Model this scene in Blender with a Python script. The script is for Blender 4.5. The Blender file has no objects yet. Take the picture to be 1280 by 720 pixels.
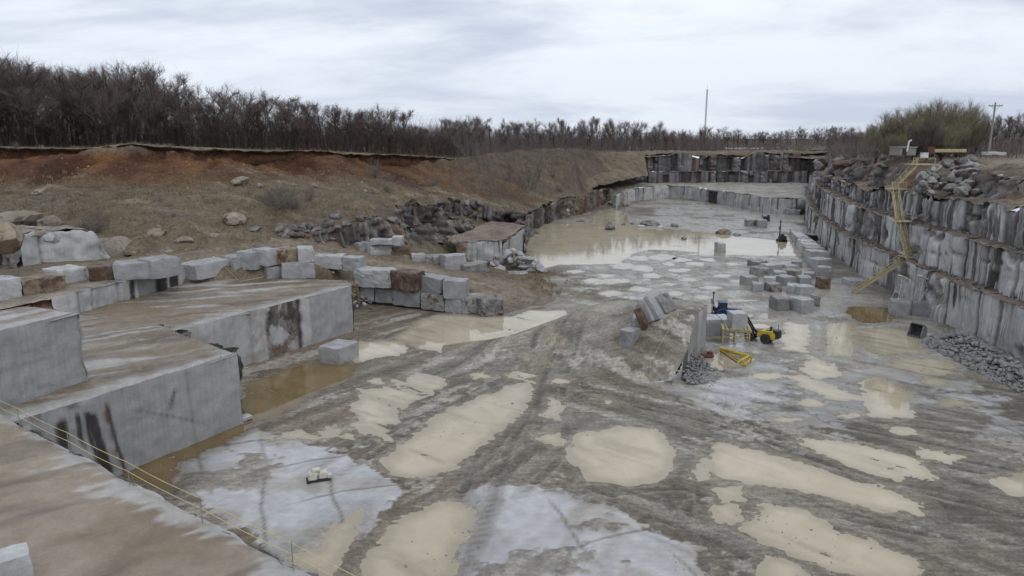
import bpy, bmesh, math, random
import numpy as np
from mathutils import Vector, Matrix, noise as mnoise
R = math.radians
scene = bpy.context.scene
col = scene.collection

# ------------------------------------------------------------------ camera model (measured from the photo)
F, PITCH, CZ = 880.0, 12.0, 22.0
CP, SP = math.cos(R(PITCH)), math.sin(R(PITCH))

def ray(px, py):
    u = (px - 640.0) / F
    v = (360.0 - py) / F
    return u, CP + v * SP, -SP + v * CP

def P(px, py, z=0.0):
    dx, dy, dz = ray(px, py)
    t = (z - CZ) / dz
    return (dx * t, dy * t, z)

def PT(px, py, t):
    dx, dy, dz = ray(px, py)
    return (dx * t, dy * t, CZ + dz * t)

def z_at(py, y):
    """height of the point on image row py which stands at depth y"""
    dx, dy, dz = ray(640, py)
    return CZ + dz * y / dy

# ------------------------------------------------------------------ numpy noise
def _h(ix, iy, seed):
    a = (ix.astype(np.int64) * 374761393 + iy.astype(np.int64) * 668265263 + seed * 974634777) & 0xFFFFFFFF
    a = ((a ^ (a >> 13)) * 1274126177) & 0xFFFFFFFF
    a = a ^ (a >> 16)
    return (a & 0xFFFFFF) / float(0xFFFFFF) * 2 - 1

def vnoise(x, y, seed=0):
    x = np.asarray(x, float); y = np.asarray(y, float)
    ix = np.floor(x); iy = np.floor(y)
    fx = x - ix; fy = y - iy
    fx = fx * fx * (3 - 2 * fx); fy = fy * fy * (3 - 2 * fy)
    a = _h(ix, iy, seed); b = _h(ix + 1, iy, seed); c = _h(ix, iy + 1, seed); d = _h(ix + 1, iy + 1, seed)
    return (a * (1 - fx) + b * fx) * (1 - fy) + (c * (1 - fx) + d * fx) * fy

def fbm(x, y, seed=0, octv=4, gain=0.5):
    s = 0; amp = 1; tot = 0; x = np.asarray(x, float); y = np.asarray(y, float)
    for k in range(octv):
        s = s + amp * vnoise(x, y, seed + 17 * k)
        tot += amp; amp *= gain; x = x * 2.03 + 5.1; y = y * 2.03 - 3.7
    return s / tot * 1.4

def sstep(a, b, x):
    t = np.clip((x - a) / (b - a), 0, 1)
    return t * t * (3 - 2 * t)

def sdf_poly(X, Y, poly):
    """positive inside, metres"""
    n = len(poly)
    d2 = np.full(np.shape(X), 1e18)
    inside = np.zeros(np.shape(X), bool)
    for i in range(n):
        ax, ay = poly[i][:2]; bx, by = poly[(i + 1) % n][:2]
        ex, ey = bx - ax, by - ay
        wx, wy = X - ax, Y - ay
        t = np.clip((wx * ex + wy * ey) / (ex * ex + ey * ey + 1e-12), 0, 1)
        qx, qy = wx - ex * t, wy - ey * t
        d2 = np.minimum(d2, qx * qx + qy * qy)
        c = ((ay > Y) != (by > Y)) & (X < (bx - ax) * (Y - ay) / ((by - ay) if by != ay else 1e-12) + ax)
        inside ^= c
    d = np.sqrt(d2)
    return np.where(inside, d, -d)

def line_ds(X, Y, pts):
    """distance to polyline, signed side, and arclength"""
    best = np.full(np.shape(X), 1e18); S = np.zeros(np.shape(X)); D = np.zeros(np.shape(X)); acc = 0
    for i in range(len(pts) - 1):
        ax, ay = pts[i][:2]; bx, by = pts[i + 1][:2]
        ex, ey = bx - ax, by - ay
        L = math.hypot(ex, ey) + 1e-9
        wx, wy = X - ax, Y - ay
        t = np.clip((wx * ex + wy * ey) / (L * L), 0, 1)
        qx, qy = wx - ex * t, wy - ey * t
        d2 = qx * qx + qy * qy
        m = d2 < best
        best = np.where(m, d2, best)
        S = np.where(m, acc + t * L, S)
        D = np.where(m, np.sign(ex * wy - ey * wx) * np.sqrt(d2), D)
        acc += L
    return np.sqrt(best), D, S

def resample(pts, step):
    p = np.array(pts, float)
    seg = np.hypot(np.diff(p[:, 0]), np.diff(p[:, 1]))
    s = np.concatenate([[0], np.cumsum(seg)])
    n = max(2, int(round(s[-1] / step)) + 1)
    q = np.linspace(0, s[-1], n)
    return np.stack([np.interp(q, s, p[:, k]) for k in range(p.shape[1])], 1), q

def smooth_path(pts, it=2):
    p = np.array(pts, float)
    for _ in range(it):                       # Chaikin
        a = p[:-1] * .75 + p[1:] * .25
        b = p[:-1] * .25 + p[1:] * .75
        m = np.empty((len(a) * 2, p.shape[1])); m[0::2] = a; m[1::2] = b
        p = np.vstack([p[:1], m, p[-1:]])
    return p

# ------------------------------------------------------------------ objects
def tag(o, label=None, cat=None, group=None, kind=None):
    if label: o['label'] = label
    if cat: o['category'] = cat
    if group: o['group'] = group
    if kind: o['kind'] = kind
    return o

def link(name, me, mat=None, parent=None, loc=None):
    o = bpy.data.objects.new(name, me)
    col.objects.link(o)
    if me is not None and mat is not None:
        me.materials.clear()
        for m in (mat if isinstance(mat, (list, tuple)) else [mat]): me.materials.append(m)
    if parent is not None: o.parent = parent
    if loc is not None: o.location = loc
    return o

def empty(name, loc, rz=0, label=None, cat=None, group=None):
    o = bpy.data.objects.new(name, None); col.objects.link(o)
    o.empty_display_size = .3
    o.location = loc; o.rotation_euler = (0, 0, rz)
    return tag(o, label, cat, group)

def mesh(name, v, f, attrs=None, smooth=False, uv=None):
    me = bpy.data.meshes.new(name)
    v = np.asarray(v, float)
    if isinstance(f, np.ndarray) and f.ndim == 2:
        k = f.shape[1]
        me.vertices.add(len(v)); me.vertices.foreach_set('co', v.astype(np.float32).ravel())
        me.loops.add(f.size); me.loops.foreach_set('vertex_index', f.astype(np.int32).ravel())
        me.polygons.add(len(f)); me.polygons.foreach_set('loop_start', np.arange(0, f.size, k, dtype=np.int32))
        me.update(calc_edges=True); me.validate()
    else:
        me.from_pydata([tuple(p) for p in v], [], f)
    if attrs:
        for nm, a in attrs.items():
            a = np.asarray(a, np.float32)
            if a.ndim == 1:
                at = me.attributes.new(nm, 'FLOAT', 'POINT'); at.data.foreach_set('value', a)
            else:
                if a.shape[1] == 3: a = np.hstack([a, np.ones((len(a), 1), np.float32)])
                at = me.attributes.new(nm, 'FLOAT_COLOR', 'POINT'); at.data.foreach_set('color', a.ravel())
    if smooth:
        me.polygons.foreach_set('use_smooth', np.ones(len(me.polygons), bool))
    return me

def grid_faces(nr, nc, keep=None):
    i = np.arange(nr * nc).reshape(nr, nc)
    f = np.stack([i[:-1, :-1], i[:-1, 1:], i[1:, 1:], i[1:, :-1]], -1).reshape(-1, 4)
    if keep is not None: f = f[keep.reshape(-1)]
    return f

def compact(v, f, attrs=None):
    used = np.unique(f)
    mp = np.full(len(v), -1); mp[used] = np.arange(len(used))
    a = {k: np.asarray(x)[used] for k, x in attrs.items()} if attrs else None
    return v[used], mp[f], a

def march(field, bounds, cell):
    """triangulate {field>0} with a marching-squares outline; returns verts2d, faces"""
    x0, x1, y0, y1 = bounds
    nx = max(3, int((x1 - x0) / cell) + 2); ny = max(3, int((y1 - y0) / cell) + 2)
    xs = np.linspace(x0, x1, nx); ys = np.linspace(y0, y1, ny)
    X, Y = np.meshgrid(xs, ys)
    Fv = field(X, Y)
    Fv[0, :] = Fv[-1, :] = -1e-3; Fv[:, 0] = Fv[:, -1] = -1e-3
    verts = []; idx = {}
    def vid(key, p):
        k = idx.get(key)
        if k is None:
            k = idx[key] = len(verts); verts.append(p)
        return k
    faces = []
    ins = Fv > 0
    cnt = ins[:-1, :-1].astype(int) + ins[:-1, 1:] + ins[1:, 1:] + ins[1:, :-1]
    for j, i in zip(*np.nonzero(cnt)):
        cs = ((j, i), (j, i + 1), (j + 1, i + 1), (j + 1, i))
        if cnt[j, i] == 4:
            faces.append([vid(c, (xs[c[1]], ys[c[0]])) for c in cs]); continue
        poly = []
        for k in range(4):
            a, b = cs[k], cs[(k + 1) % 4]
            fa, fb = Fv[a], Fv[b]
            if fa > 0: poly.append(vid(a, (xs[a[1]], ys[a[0]])))
            if (fa > 0) != (fb > 0):
                t = fa / (fa - fb)
                key = (a, b) if a < b else (b, a)
                poly.append(vid(('e',) + key, (xs[a[1]] + (xs[b[1]] - xs[a[1]]) * t, ys[a[0]] + (ys[b[0]] - ys[a[0]]) * t)))
        if len(poly) >= 3: faces.append(poly)
    return np.array(verts) if verts else np.zeros((0, 2)), faces

class MB:
    """collects simple pieces and links them as ONE mesh"""
    def __init__(s): s.v = []; s.f = []; s.m = []
    def add(s, vs, fs, mi=0):
        b = len(s.v); s.v += [tuple(p) for p in vs]; s.f += [[b + i for i in f] for f in fs]; s.m += [mi] * len(fs)
    def box(s, c, d, rz=0, mi=0, taper=1.0, M=None):
        x, y, z = d[0] / 2, d[1] / 2, d[2] / 2
        t = taper
        vs = [(-x, -y, -z), (x, -y, -z), (x, y, -z), (-x, y, -z), (-x * t, -y * t, z), (x * t, -y * t, z), (x * t, y * t, z), (-x * t, y * t, z)]
        q = Matrix.Rotation(rz, 3, 'Z') if M is None else M
        vs = [Vector(c) + q @ Vector(p) for p in vs]
        s.add(vs, [[0, 3, 2, 1], [4, 5, 6, 7], [0, 1, 5, 4], [1, 2, 6, 5], [2, 3, 7, 6], [3, 0, 4, 7]], mi)
    def tube(s, pts, rad, n=6, mi=0, cap=True):
        pts = [Vector(p) for p in pts]
        rs = rad if isinstance(rad, (list, tuple)) else [rad] * len(pts)
        base = []; b0 = len(s.v)
        for i, p in enumerate(pts):
            t = (pts[min(i + 1, len(pts) - 1)] - pts[max(i - 1, 0)])
            t = t.normalized() if t.length > 1e-9 else Vector((0, 0, 1))
            a = t.cross(Vector((0, 0, 1)) if abs(t.z) < .9 else Vector((1, 0, 0))).normalized(); b = t.cross(a)
            for k in range(n):
                w = 2 * math.pi * k / n
                s.v.append(tuple(p + (a * math.cos(w) + b * math.sin(w)) * rs[i]))
        for i in range(len(pts) - 1):
            for k in range(n):
                k2 = (k + 1) % n
                s.f.append([b0 + i * n + k, b0 + i * n + k2, b0 + (i + 1) * n + k2, b0 + (i + 1) * n + k]); s.m.append(mi)
        if cap:
            s.f.append([b0 + k for k in range(n)][::-1]); s.m.append(mi)
            s.f.append([b0 + (len(pts) - 1) * n + k for k in range(n)]); s.m.append(mi)
    def bar(s, a, b, w, h=None, mi=0):
        a, b = Vector(a), Vector(b); d = b - a
        L = d.length; x = d.normalized()
        y = Vector((0, 0, 1)).cross(x)
        y = y.normalized() if y.length > 1e-4 else Vector((0, 1, 0))
        z = x.cross(y)
        M = Matrix((x, y, z)).transposed()
        s.box((a + b) / 2, (L, w, h or w), mi=mi, M=M)
    def lathe(s, c, axis, prof, n=20, mi=0):
        """prof: list of (along, radius)"""
        ax = Vector(axis).normalized()
        a = ax.cross(Vector((0, 0, 1)) if abs(ax.z) < .9 else Vector((1, 0, 0))).normalized(); b = ax.cross(a)
        b0 = len(s.v)
        for (l, r) in prof:
            for k in range(n):
                w = 2 * math.pi * k / n
                s.v.append(tuple(Vector(c) + ax * l + (a * math.cos(w) + b * math.sin(w)) * r))
        for i in range(len(prof) - 1):
            for k in range(n):
                k2 = (k + 1) % n
                s.f.append([b0 + i * n + k, b0 + i * n + k2, b0 + (i + 1) * n + k2, b0 + (i + 1) * n + k]); s.m.append(mi)
        s.f.append([b0 + k for k in range(n)][::-1]); s.m.append(mi)
        s.f.append([b0 + (len(prof) - 1) * n + k for k in range(n)]); s.m.append(mi)
    def build(s, name, mat, parent=None, bevel=0, smooth=False, loc=None):
        me = bpy.data.meshes.new(name); me.from_pydata(s.v, [], s.f)
        o = link(name, me, mat, parent, loc)
        if isinstance(mat, (list, tuple)): me.polygons.foreach_set('material_index', s.m)
        bm = bmesh.new(); bm.from_mesh(me); bmesh.ops.recalc_face_normals(bm, faces=bm.faces)
        if bevel:
            bmesh.ops.bevel(bm, geom=list(bm.edges), offset=bevel, segments=2, affect='EDGES', clamp_overlap=True)
        bm.to_mesh(me); bm.free()
        if smooth: me.polygons.foreach_set('use_smooth', [True] * len(me.polygons))
        return o

# ------------------------------------------------------------------ materials
def newmat(name):
    m = bpy.data.materials.new(name); m.use_nodes = True
    nt = m.node_tree; nt.nodes.clear()
    out = nt.nodes.new('ShaderNodeOutputMaterial'); b = nt.nodes.new('ShaderNodeBsdfPrincipled')
    nt.links.new(b.outputs[0], out.inputs[0])
    return m, nt, b

class N:
    """tiny node helper"""
    def __init__(s, nt): s.nt = nt
    def n(s, t, **k):
        x = s.nt.nodes.new(t)
        for a, v in k.items(): setattr(x, a, v)
        return x
    def L(s, a, b): s.nt.links.new(a, b)
    def setin(s, sock, v):
        if hasattr(v, 'is_linked') or hasattr(v, 'links'): s.L(v, sock)
        else:
            if isinstance(v, (tuple, list)) and len(v) == 3 and sock.type == 'RGBA': v = (*v, 1)
            sock.default_value = v
    def noise(s, vec, scale, detail=4, rough=.55, dist=0):
        x = s.n('ShaderNodeTexNoise'); s.L(vec, x.inputs['Vector'])
        x.inputs['Scale'].default_value = scale; x.inputs['Detail'].default_value = detail
        x.inputs['Roughness'].default_value = rough; x.inputs['Distortion'].default_value = dist
        return x.outputs['Fac']
    def ramp(s, fac, a, b, lo=0., hi=1., smooth=True):
        x = s.n('ShaderNodeMapRange'); x.interpolation_type = 'SMOOTHSTEP' if smooth else 'LINEAR'
        s.setin(x.inputs[0], fac)
        for i, v in zip((1, 2, 3, 4), (a, b, lo, hi)): x.inputs[i].default_value = v
        return x.outputs[0]
    def mix(s, fac, a, b, mode='MIX'):
        x = s.n('ShaderNodeMix', data_type='RGBA', blend_type=mode)
        s.setin(x.inputs[0], fac); s.setin(x.inputs[6], a); s.setin(x.inputs[7], b)
        return x.outputs[2]
    def math(s, op, a, b=0.):
        x = s.n('ShaderNodeMath', operation=op); s.setin(x.inputs[0], a); s.setin(x.inputs[1], b)
        return x.outputs[0]
    def mapping(s, vec, scale=(1, 1, 1), loc=(0, 0, 0), rot=(0, 0, 0)):
        x = s.n('ShaderNodeMapping'); s.L(vec, x.inputs[0])
        x.inputs['Scale'].default_value = scale; x.inputs['Location'].default_value = loc; x.inputs['Rotation'].default_value = rot
        return x.outputs[0]
    def bump(s, h, strength=.5, dist=.1):
        x = s.n('ShaderNodeBump'); x.inputs['Strength'].default_value = strength; x.inputs['Distance'].default_value = dist
        s.L(h, x.inputs['Height']); return x.outputs[0]
    def attr(s, name):
        return s.n('ShaderNodeAttribute', attribute_name=name)
    def pos(s): return s.n('ShaderNodeNewGeometry').outputs['Position']
    def obj(s): return s.n('ShaderNodeTexCoord').outputs['Object']
    def rnd(s): return s.n('ShaderNodeObjectInfo').outputs['Random']

def simple(name, c, rough=.6, metal=0., var=.12, nscale=4., spec=.5, dirt=0.0, dirtcol=(.12, .1, .08)):
    m, nt, b = newmat(name); h = N(nt)
    f = h.noise(h.obj(), nscale, 5, .6)
    c2 = tuple(x * (1 - var) for x in c); c1 = tuple(min(1, x * (1 + var)) for x in c)
    cc = h.mix(h.ramp(f, .3, .7), c2, c1)
    if dirt:
        g = h.noise(h.obj(), nscale * .5, 6, .7)
        cc = h.mix(h.ramp(g, .62 - dirt * .3, .75), cc, dirtcol)
    h.L(cc, b.inputs['Base Color'])
    h.L(h.ramp(f, .2, .8, max(.03, rough - .1), min(1, rough + .1)), b.inputs['Roughness'])
    b.inputs['Metallic'].default_value = metal
    b.inputs['Specular IOR Level'].default_value = spec
    return m

def granite(name, light=(.40, .41, .43), dark=(.27, .28, .295), rough=.55, rust=.0, bump=.35, brown=.15, top_wet=True):
    """cut granite block: cool grey, speckle, soft blotches, per-object tone; brown seepage by chance"""
    m, nt, b = newmat(name); h = N(nt)
    ob = h.obj(); rd = h.rnd()
    off = h.n('ShaderNodeVectorMath', operation='ADD'); h.L(ob, off.inputs[0])
    cx = h.n('ShaderNodeCombineXYZ'); h.L(h.math('MULTIPLY', rd, 57.), cx.inputs[0]); h.L(h.math('MULTIPLY', rd, 23.), cx.inputs[2]); h.L(cx.outputs[0], off.inputs[1])
    v = off.outputs[0]
    f = h.noise(v, .9, 5, .6, .3)
    c = h.mix(h.ramp(f, .32, .68), dark, light)
    sp = h.noise(v, 14., 3, .7)
    c = h.mix(h.ramp(sp, .35, .7, 0, .35), c, tuple(x * .6 for x in light))
    st = h.noise(h.mapping(v, (1.6, 1.6, .22)), 1.1, 4, .6)
    c = h.mix(h.ramp(st, .56, .74, 0, .6 * min(1, brown * 3)), c, (.10, .085, .07))
    if rust > 0:
        g = h.noise(v, .7, 5, .65, .5)
        c = h.mix(h.ramp(g, .62 - rust * .35, .66 - rust * .1), c, (.085, .045, .028))
        g2 = h.noise(v, 1.9, 4, .6)
        c = h.mix(h.ramp(g2, .55, .68, 0, .8), c, (.03, .024, .022))
    tone = h.ramp(rd, 0, 1, .78, 1.1, False)
    c = h.mix(1., c, h.n('ShaderNodeCombineColor').outputs[0], 'MULTIPLY') if False else c
    tn = h.n('ShaderNodeVectorMath', operation='SCALE'); h.L(c, tn.inputs[0]); h.L(tone, tn.inputs['Scale'])
    h.L(tn.outputs[0], b.inputs['Base Color'])
    h.L(h.ramp(h.noise(v, 1.3, 4), .35, .7, rough - .22, rough + .12), b.inputs['Roughness'])
    hb = h.math('ADD', h.noise(v, 5., 5, .65), h.math('MULTIPLY', h.noise(h.mapping(v, (7., 7., .25)), 1., 2), .35))
    h.L(h.bump(hb, bump, .08), b.inputs['Normal'])
    return m

def face_material(name, light=(.40, .405, .415), dark=(.25, .252, .26), drip=.55, rust=.25, streak=True, line=.35):
    """quarried face. UV = (metres along the face, height); attribute 'stain' r: black seepage, dark joints and shade painted into recesses, g: rust, b: broken rock"""
    m, nt, b = newmat(name); h = N(nt)
    uv = h.n('ShaderNodeUVMap', uv_map='UVMap').outputs[0]
    pos = h.pos()
    at = h.attr('stain'); sep = h.n('ShaderNodeSeparateColor'); h.L(at.outputs['Color'], sep.inputs[0])
    c = h.mix(h.ramp(h.noise(pos, .35, 7, .68, .6), .36, .62), dark, light)
    c = h.mix(h.ramp(h.noise(pos, 1.1, 7, .7, 1.2), .56, .70, 0, .45), c, tuple(x * .6 for x in dark))
    c = h.mix(h.ramp(h.noise(pos, 9., 4, .7), .35, .75, 0, .3), c, tuple(x * .55 for x in light))
    # vertical drill-line tone
    dl = h.noise(h.mapping(uv, (5.5, .05, 1)), 1., 2, .5)
    c = h.mix(h.ramp(dl, .42, .62, 0, line), c, tuple(x * .62 for x in dark))
    if streak:
        s1 = h.noise(h.mapping(uv, (1.9, .06, 1)), 1., 5, .72, .10)
        s2 = h.noise(h.mapping(uv, (.16, .12, 1), (3.1, 1.7, 0)), 1., 3, .5)
        sm = h.math('MULTIPLY', h.ramp(s1, .515, .575), h.ramp(s2, .58 - drip * .3, .62))
        c = h.mix(h.math('MULTIPLY', sm, .88), c, (.040, .034, .032))
        r1 = h.noise(h.mapping(uv, (.9, .10, 1), (9, 4, 0)), 1., 5, .7)
        c = h.mix(h.math('MULTIPLY', h.ramp(r1, .64 - rust * .15, .76), .7), c, (.16, .105, .06))
    brk = h.noise(pos, 1.4, 7, .7, .6)
    rock = h.mix(h.ramp(brk, .38, .62), (.06, .05, .045), (.22, .205, .19))
    tv = h.attr('tonev').outputs['Fac']
    tsc = h.n('ShaderNodeVectorMath', operation='SCALE'); h.L(c, tsc.inputs[0]); h.L(tv, tsc.inputs['Scale']); c = tsc.outputs[0]
    c = h.mix(sep.outputs[2], c, rock)
    c = h.mix(h.math('MULTIPLY', sep.outputs[1], h.ramp(h.noise(pos, .9, 5), .3, .6)), c, (.14, .065, .032))
    c = h.mix(h.math('MULTIPLY', sep.outputs[0], h.ramp(h.noise(h.mapping(uv, (3., .3, 1)), 1., 4), .22, .42)), c, (.032, .027, .026))
    h.L(c, b.inputs['Base Color'])
    h.L(h.ramp(h.noise(pos, .8, 4), .3, .7, .38, .7), b.inputs['Roughness'])
    hb = h.math('ADD', h.math('MULTIPLY', h.noise(h.mapping(uv, (6., .12, 1)), 1., 3), line), h.noise(pos, 3., 6, .68))
    h.L(h.bump(hb, .4, .12), b.inputs['Normal'])
    return m

def ground_material(name, fine=1.0, spec=.5):
    """attribute 'tone' = surface colour; 'wet' 0..1; 'slab' = how much bare smooth rock shows; 'drag' r/g = traffic streaks in two directions"""
    m, nt, b = newmat(name); h = N(nt)
    pos = h.pos()
    a = h.attr('tone').outputs['Color']; w = h.attr('wet').outputs['Fac']; sl = h.attr('slab').outputs['Fac']
    dr = h.n('ShaderNodeSeparateColor'); h.L(h.attr('drag').outputs['Color'], dr.inputs[0])
    n1 = h.noise(pos, .55 * fine, 7, .68, .5); n2 = h.noise(pos, 3.2 * fine, 6, .7); n3 = h.noise(pos, 14 * fine, 4, .7)
    k = h.math('MULTIPLY', h.math('MULTIPLY', h.ramp(n1, .3, .7, .70, 1.30, False), h.ramp(n2, .32, .68, .62, 1.38, False)), h.ramp(n3, .32, .68, .66, 1.34, False))
    ks = h.math('MULTIPLY', h.ramp(n1, .3, .7, .86, 1.12, False), h.ramp(h.noise(pos, 1.3, 5, .6, .4), .3, .7, .88, 1.12, False))
    mixk = h.n('ShaderNodeMix'); h.L(sl, mixk.inputs[0]); h.L(k, mixk.inputs[2]); h.L(ks, mixk.inputs[3]); k = mixk.outputs[0]
    s1 = h.noise(h.mapping(pos, (.25, 3.2, 1), (0, 0, 0), (0, 0, .22)), 1., 6, .68, .1); s2 = h.noise(h.mapping(pos, (.3, 3.4, 1), (3, 0, 0), (0, 0, -.9)), 1., 6, .68, .15)
    d1 = h.math('MULTIPLY', dr.outputs[0], h.math('SUBTRACT', s1, .5)); d2 = h.math('MULTIPLY', dr.outputs[1], h.math('SUBTRACT', s2, .5))
    dd = h.math('ADD', d1, d2)
    k = h.math('MULTIPLY', k, h.math('ADD', 1., h.math('MULTIPLY', dd, 1.7)))
    sc = h.n('ShaderNodeVectorMath', operation='SCALE'); h.L(a, sc.inputs[0]); h.L(k, sc.inputs['Scale'])
    peb = h.math('MULTIPLY', h.ramp(h.noise(pos, 6. * fine, 3, .6), .64, .70, 0, .6), h.math('SUBTRACT', 1., sl))
    c = h.mix(peb, sc.outputs[0], (.27, .26, .245))
    h.L(c, b.inputs['Base Color'])
    wv = h.math('MULTIPLY', w, h.ramp(n1, .35, .6, .55, 1.15, False))
    h.L(h.ramp(wv, .05, 1.0, .85, .09, False), b.inputs['Roughness'])
    b.inputs['Specular IOR Level'].default_value = spec
    hh = h.math('ADD', h.math('ADD', n2, h.math('MULTIPLY', n3, .6)), h.math('MULTIPLY', dd, 1.6))
    bp = h.n('ShaderNodeBump'); bp.inputs['Distance'].default_value = .12; h.L(hh, bp.inputs['Height'])
    h.L(h.math('SUBTRACT', .55, h.math('MULTIPLY', sl, .45)), bp.inputs['Strength'])
    h.L(bp.outputs[0], b.inputs['Normal'])
    return m

def water_material(name, c, c2, rough=.04):
    """'deep' attribute: 0 at the shore where the mud shows through, 1 over the silt"""
    m, nt, b = newmat(name); h = N(nt)
    pos = h.pos()
    f = h.noise(pos, .3, 6, .62, .8)
    cc = h.mix(h.ramp(f, .3, .7), c, c2)
    dp = h.attr('deep').outputs['Fac']
    e = h.math('ADD', dp, h.math('MULTIPLY', h.math('SUBTRACT', h.noise(pos, 1.6, 5, .65), .5), .9))
    cc = h.mix(h.ramp(e, -.35, 1.0), tuple(x * .66 for x in c), cc)
    h.L(cc, b.inputs['Base Color'])
    b.inputs['Roughness'].default_value = rough; b.inputs['IOR'].default_value = 1.33
    h.L(h.bump(h.noise(pos, 2.6, 3, .5), .03, .02), b.inputs['Normal'])
    return m

M = {}
M['granite'] = granite('cut_granite', (.36, .365, .38), (.25, .255, .265), .5)
M['granite_pale'] = granite('pale_cut_granite', (.45, .455, .47), (.33, .335, .345), .40, brown=.05)
M['granite_dark'] = granite('weathered_granite', (.30, .295, .29), (.17, .165, .16), .6, rust=.15, bump=.6, brown=.3)
M['granite_rust'] = granite('rusty_granite', (.22, .17, .13), (.12, .085, .065), .65, rust=.75, bump=.7, brown=.3)
M['granite_brown'] = granite('brown_stained_granite', (.30, .24, .17), (.19, .14, .095), .6, rust=.35, bump=.6, brown=.4)
M['boulder'] = granite('boulder_rock', (.25, .235, .23), (.12, .11, .108), .75, rust=.1, bump=.9, brown=.3)
M['boulder_tan'] = granite('tan_boulder_rock', (.30, .265, .215), (.18, .15, .11), .8, rust=.05, bump=.9, brown=.2)
M['rubble'] = granite('rubble_rock', (.30, .295, .295), (.17, .165, .165), .7, bump=.9, brown=.1)
M['face'] = face_material('quarry_face', (.50, .505, .51), (.34, .34, .345), .62, .2, True, .35)
M['face_clean'] = face_material('sawn_face', (.42, .425, .435), (.335, .34, .35), .12, .0, False, .2)
M['face_far'] = face_material('far_face', (.21, .205, .22), (.11, .105, .118), 1.0, .2)
M['face_rough'] = face_material('broken_face', (.22, .205, .20), (.10, .09, .088), .8, .45)
M['ground'] = ground_material('quarry_floor')
M['hill'] = ground_material('hillside_soil', .6, .15)
M['water'] = water_material('muddy_water', (.50, .44, .335), (.43, .37, .275))
M['water_pond'] = water_material('pond_water', (.46, .41, .31), (.38, .335, .245), .05)
M['water_clear'] = water_material('thin_clear_water', (.36, .335, .285), (.30, .28, .235), .03)
M['water_olive'] = water_material('brown_pool_water', (.20, .145, .07), (.15, .105, .05))
M['bark'] = simple('tree_bark', (.050, .036, .032), .9, var=.35, nscale=2.)
M['brushwood'] = simple('dark_brushwood', (.062, .042, .036), .9, var=.4, nscale=.3)
M['ledge_rock'] = granite('dark_ledge_rock', (.17, .155, .155), (.065, .057, .057), .75, rust=.12, bump=.9, brown=.2)
M['bark_pale'] = simple('pale_tree_bark', (.20, .18, .16), .9, var=.3, nscale=2.)
M['twig'] = simple('bare_twigs', (.160, .128, .117), .9, var=.25, nscale=.4)
M['twig_far'] = simple('far_bare_twigs', (.155, .128, .120), .9, var=.2, nscale=.3)
M['twig_green'] = simple('budding_twigs', (.27, .245, .155), .9, var=.25, nscale=.3)
M['yellow'] = simple('yellow_paint', (.60, .46, .03), .45, var=.15, dirt=.7)
M['yellow_wood'] = simple('yellow_timber', (.40, .34, .20), .75, var=.3, dirt=.3)
M['ochre'] = simple('ochre_steel', (.32, .20, .035), .65, var=.3, dirt=.6)
M['blue'] = simple('blue_paint', (.022, .045, .15), .45, var=.25, dirt=.5)
M['black'] = simple('black_steel', (.025, .025, .028), .55, var=.3)
M['rubber'] = simple('tyre_rubber', (.03, .028, .026), .85, var=.3, dirt=.4)
M['steel'] = simple('worn_steel', (.30, .30, .31), .45, .6, var=.25)
M['white_steel'] = simple('white_painted_steel', (.62, .62, .62), .5, var=.12)
M['glass'] = simple('dark_glass', (.03, .04, .05), .08, var=.1)
M['rope'] = simple('yellow_rope', (.50, .44, .22), .8, var=.15)
M['pole_wood'] = simple('grey_pole_wood', (.24, .22, .20), .85, var=.2)
M['red'] = simple('rust_red_steel', (.13, .045, .03), .65, var=.35)
M['cream'] = simple('off_white_casing', (.55, .52, .46), .6, var=.2, dirt=.25)
M['straw'] = simple('dry_grass_straw', (.19, .16, .10), .95, var=.35, nscale=.4)
M['grey_steel'] = simple('galvanised_steel', (.42, .43, .44), .5, .2, var=.2)
M['turf'] = simple('dry_turf', (.20, .165, .115), .95, var=.35, nscale=1.5)
# ------------------------------------------------------------------ hillside terrain (thin-plate spline through measured points)
LIP = [(-260, 187, 150), (-120, 186, 140), (0, 184, 135), (60, 184, 134), (110, 184, 134), (140, 181, 134), (165, 178.5, 134), (195, 182, 135), (250, 185, 140), (320, 187, 147),
       (380, 188, 155), (450, 192, 165), (500, 194, 172), (540, 196, 180), (575, 199, 190), (640, 191, 250), (700, 190, 275), (785, 191, 290)]
LIPW = np.array([PT(*p) for p in LIP])
LIPDROP = np.array([1.8, 1.8, 1.8, 1.5, 1.8, 2.0, 2.4, 2., 1.7, 1.6, .5, 1.5, 1.7, 1.3, .4, 0, 0, 0])

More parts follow.
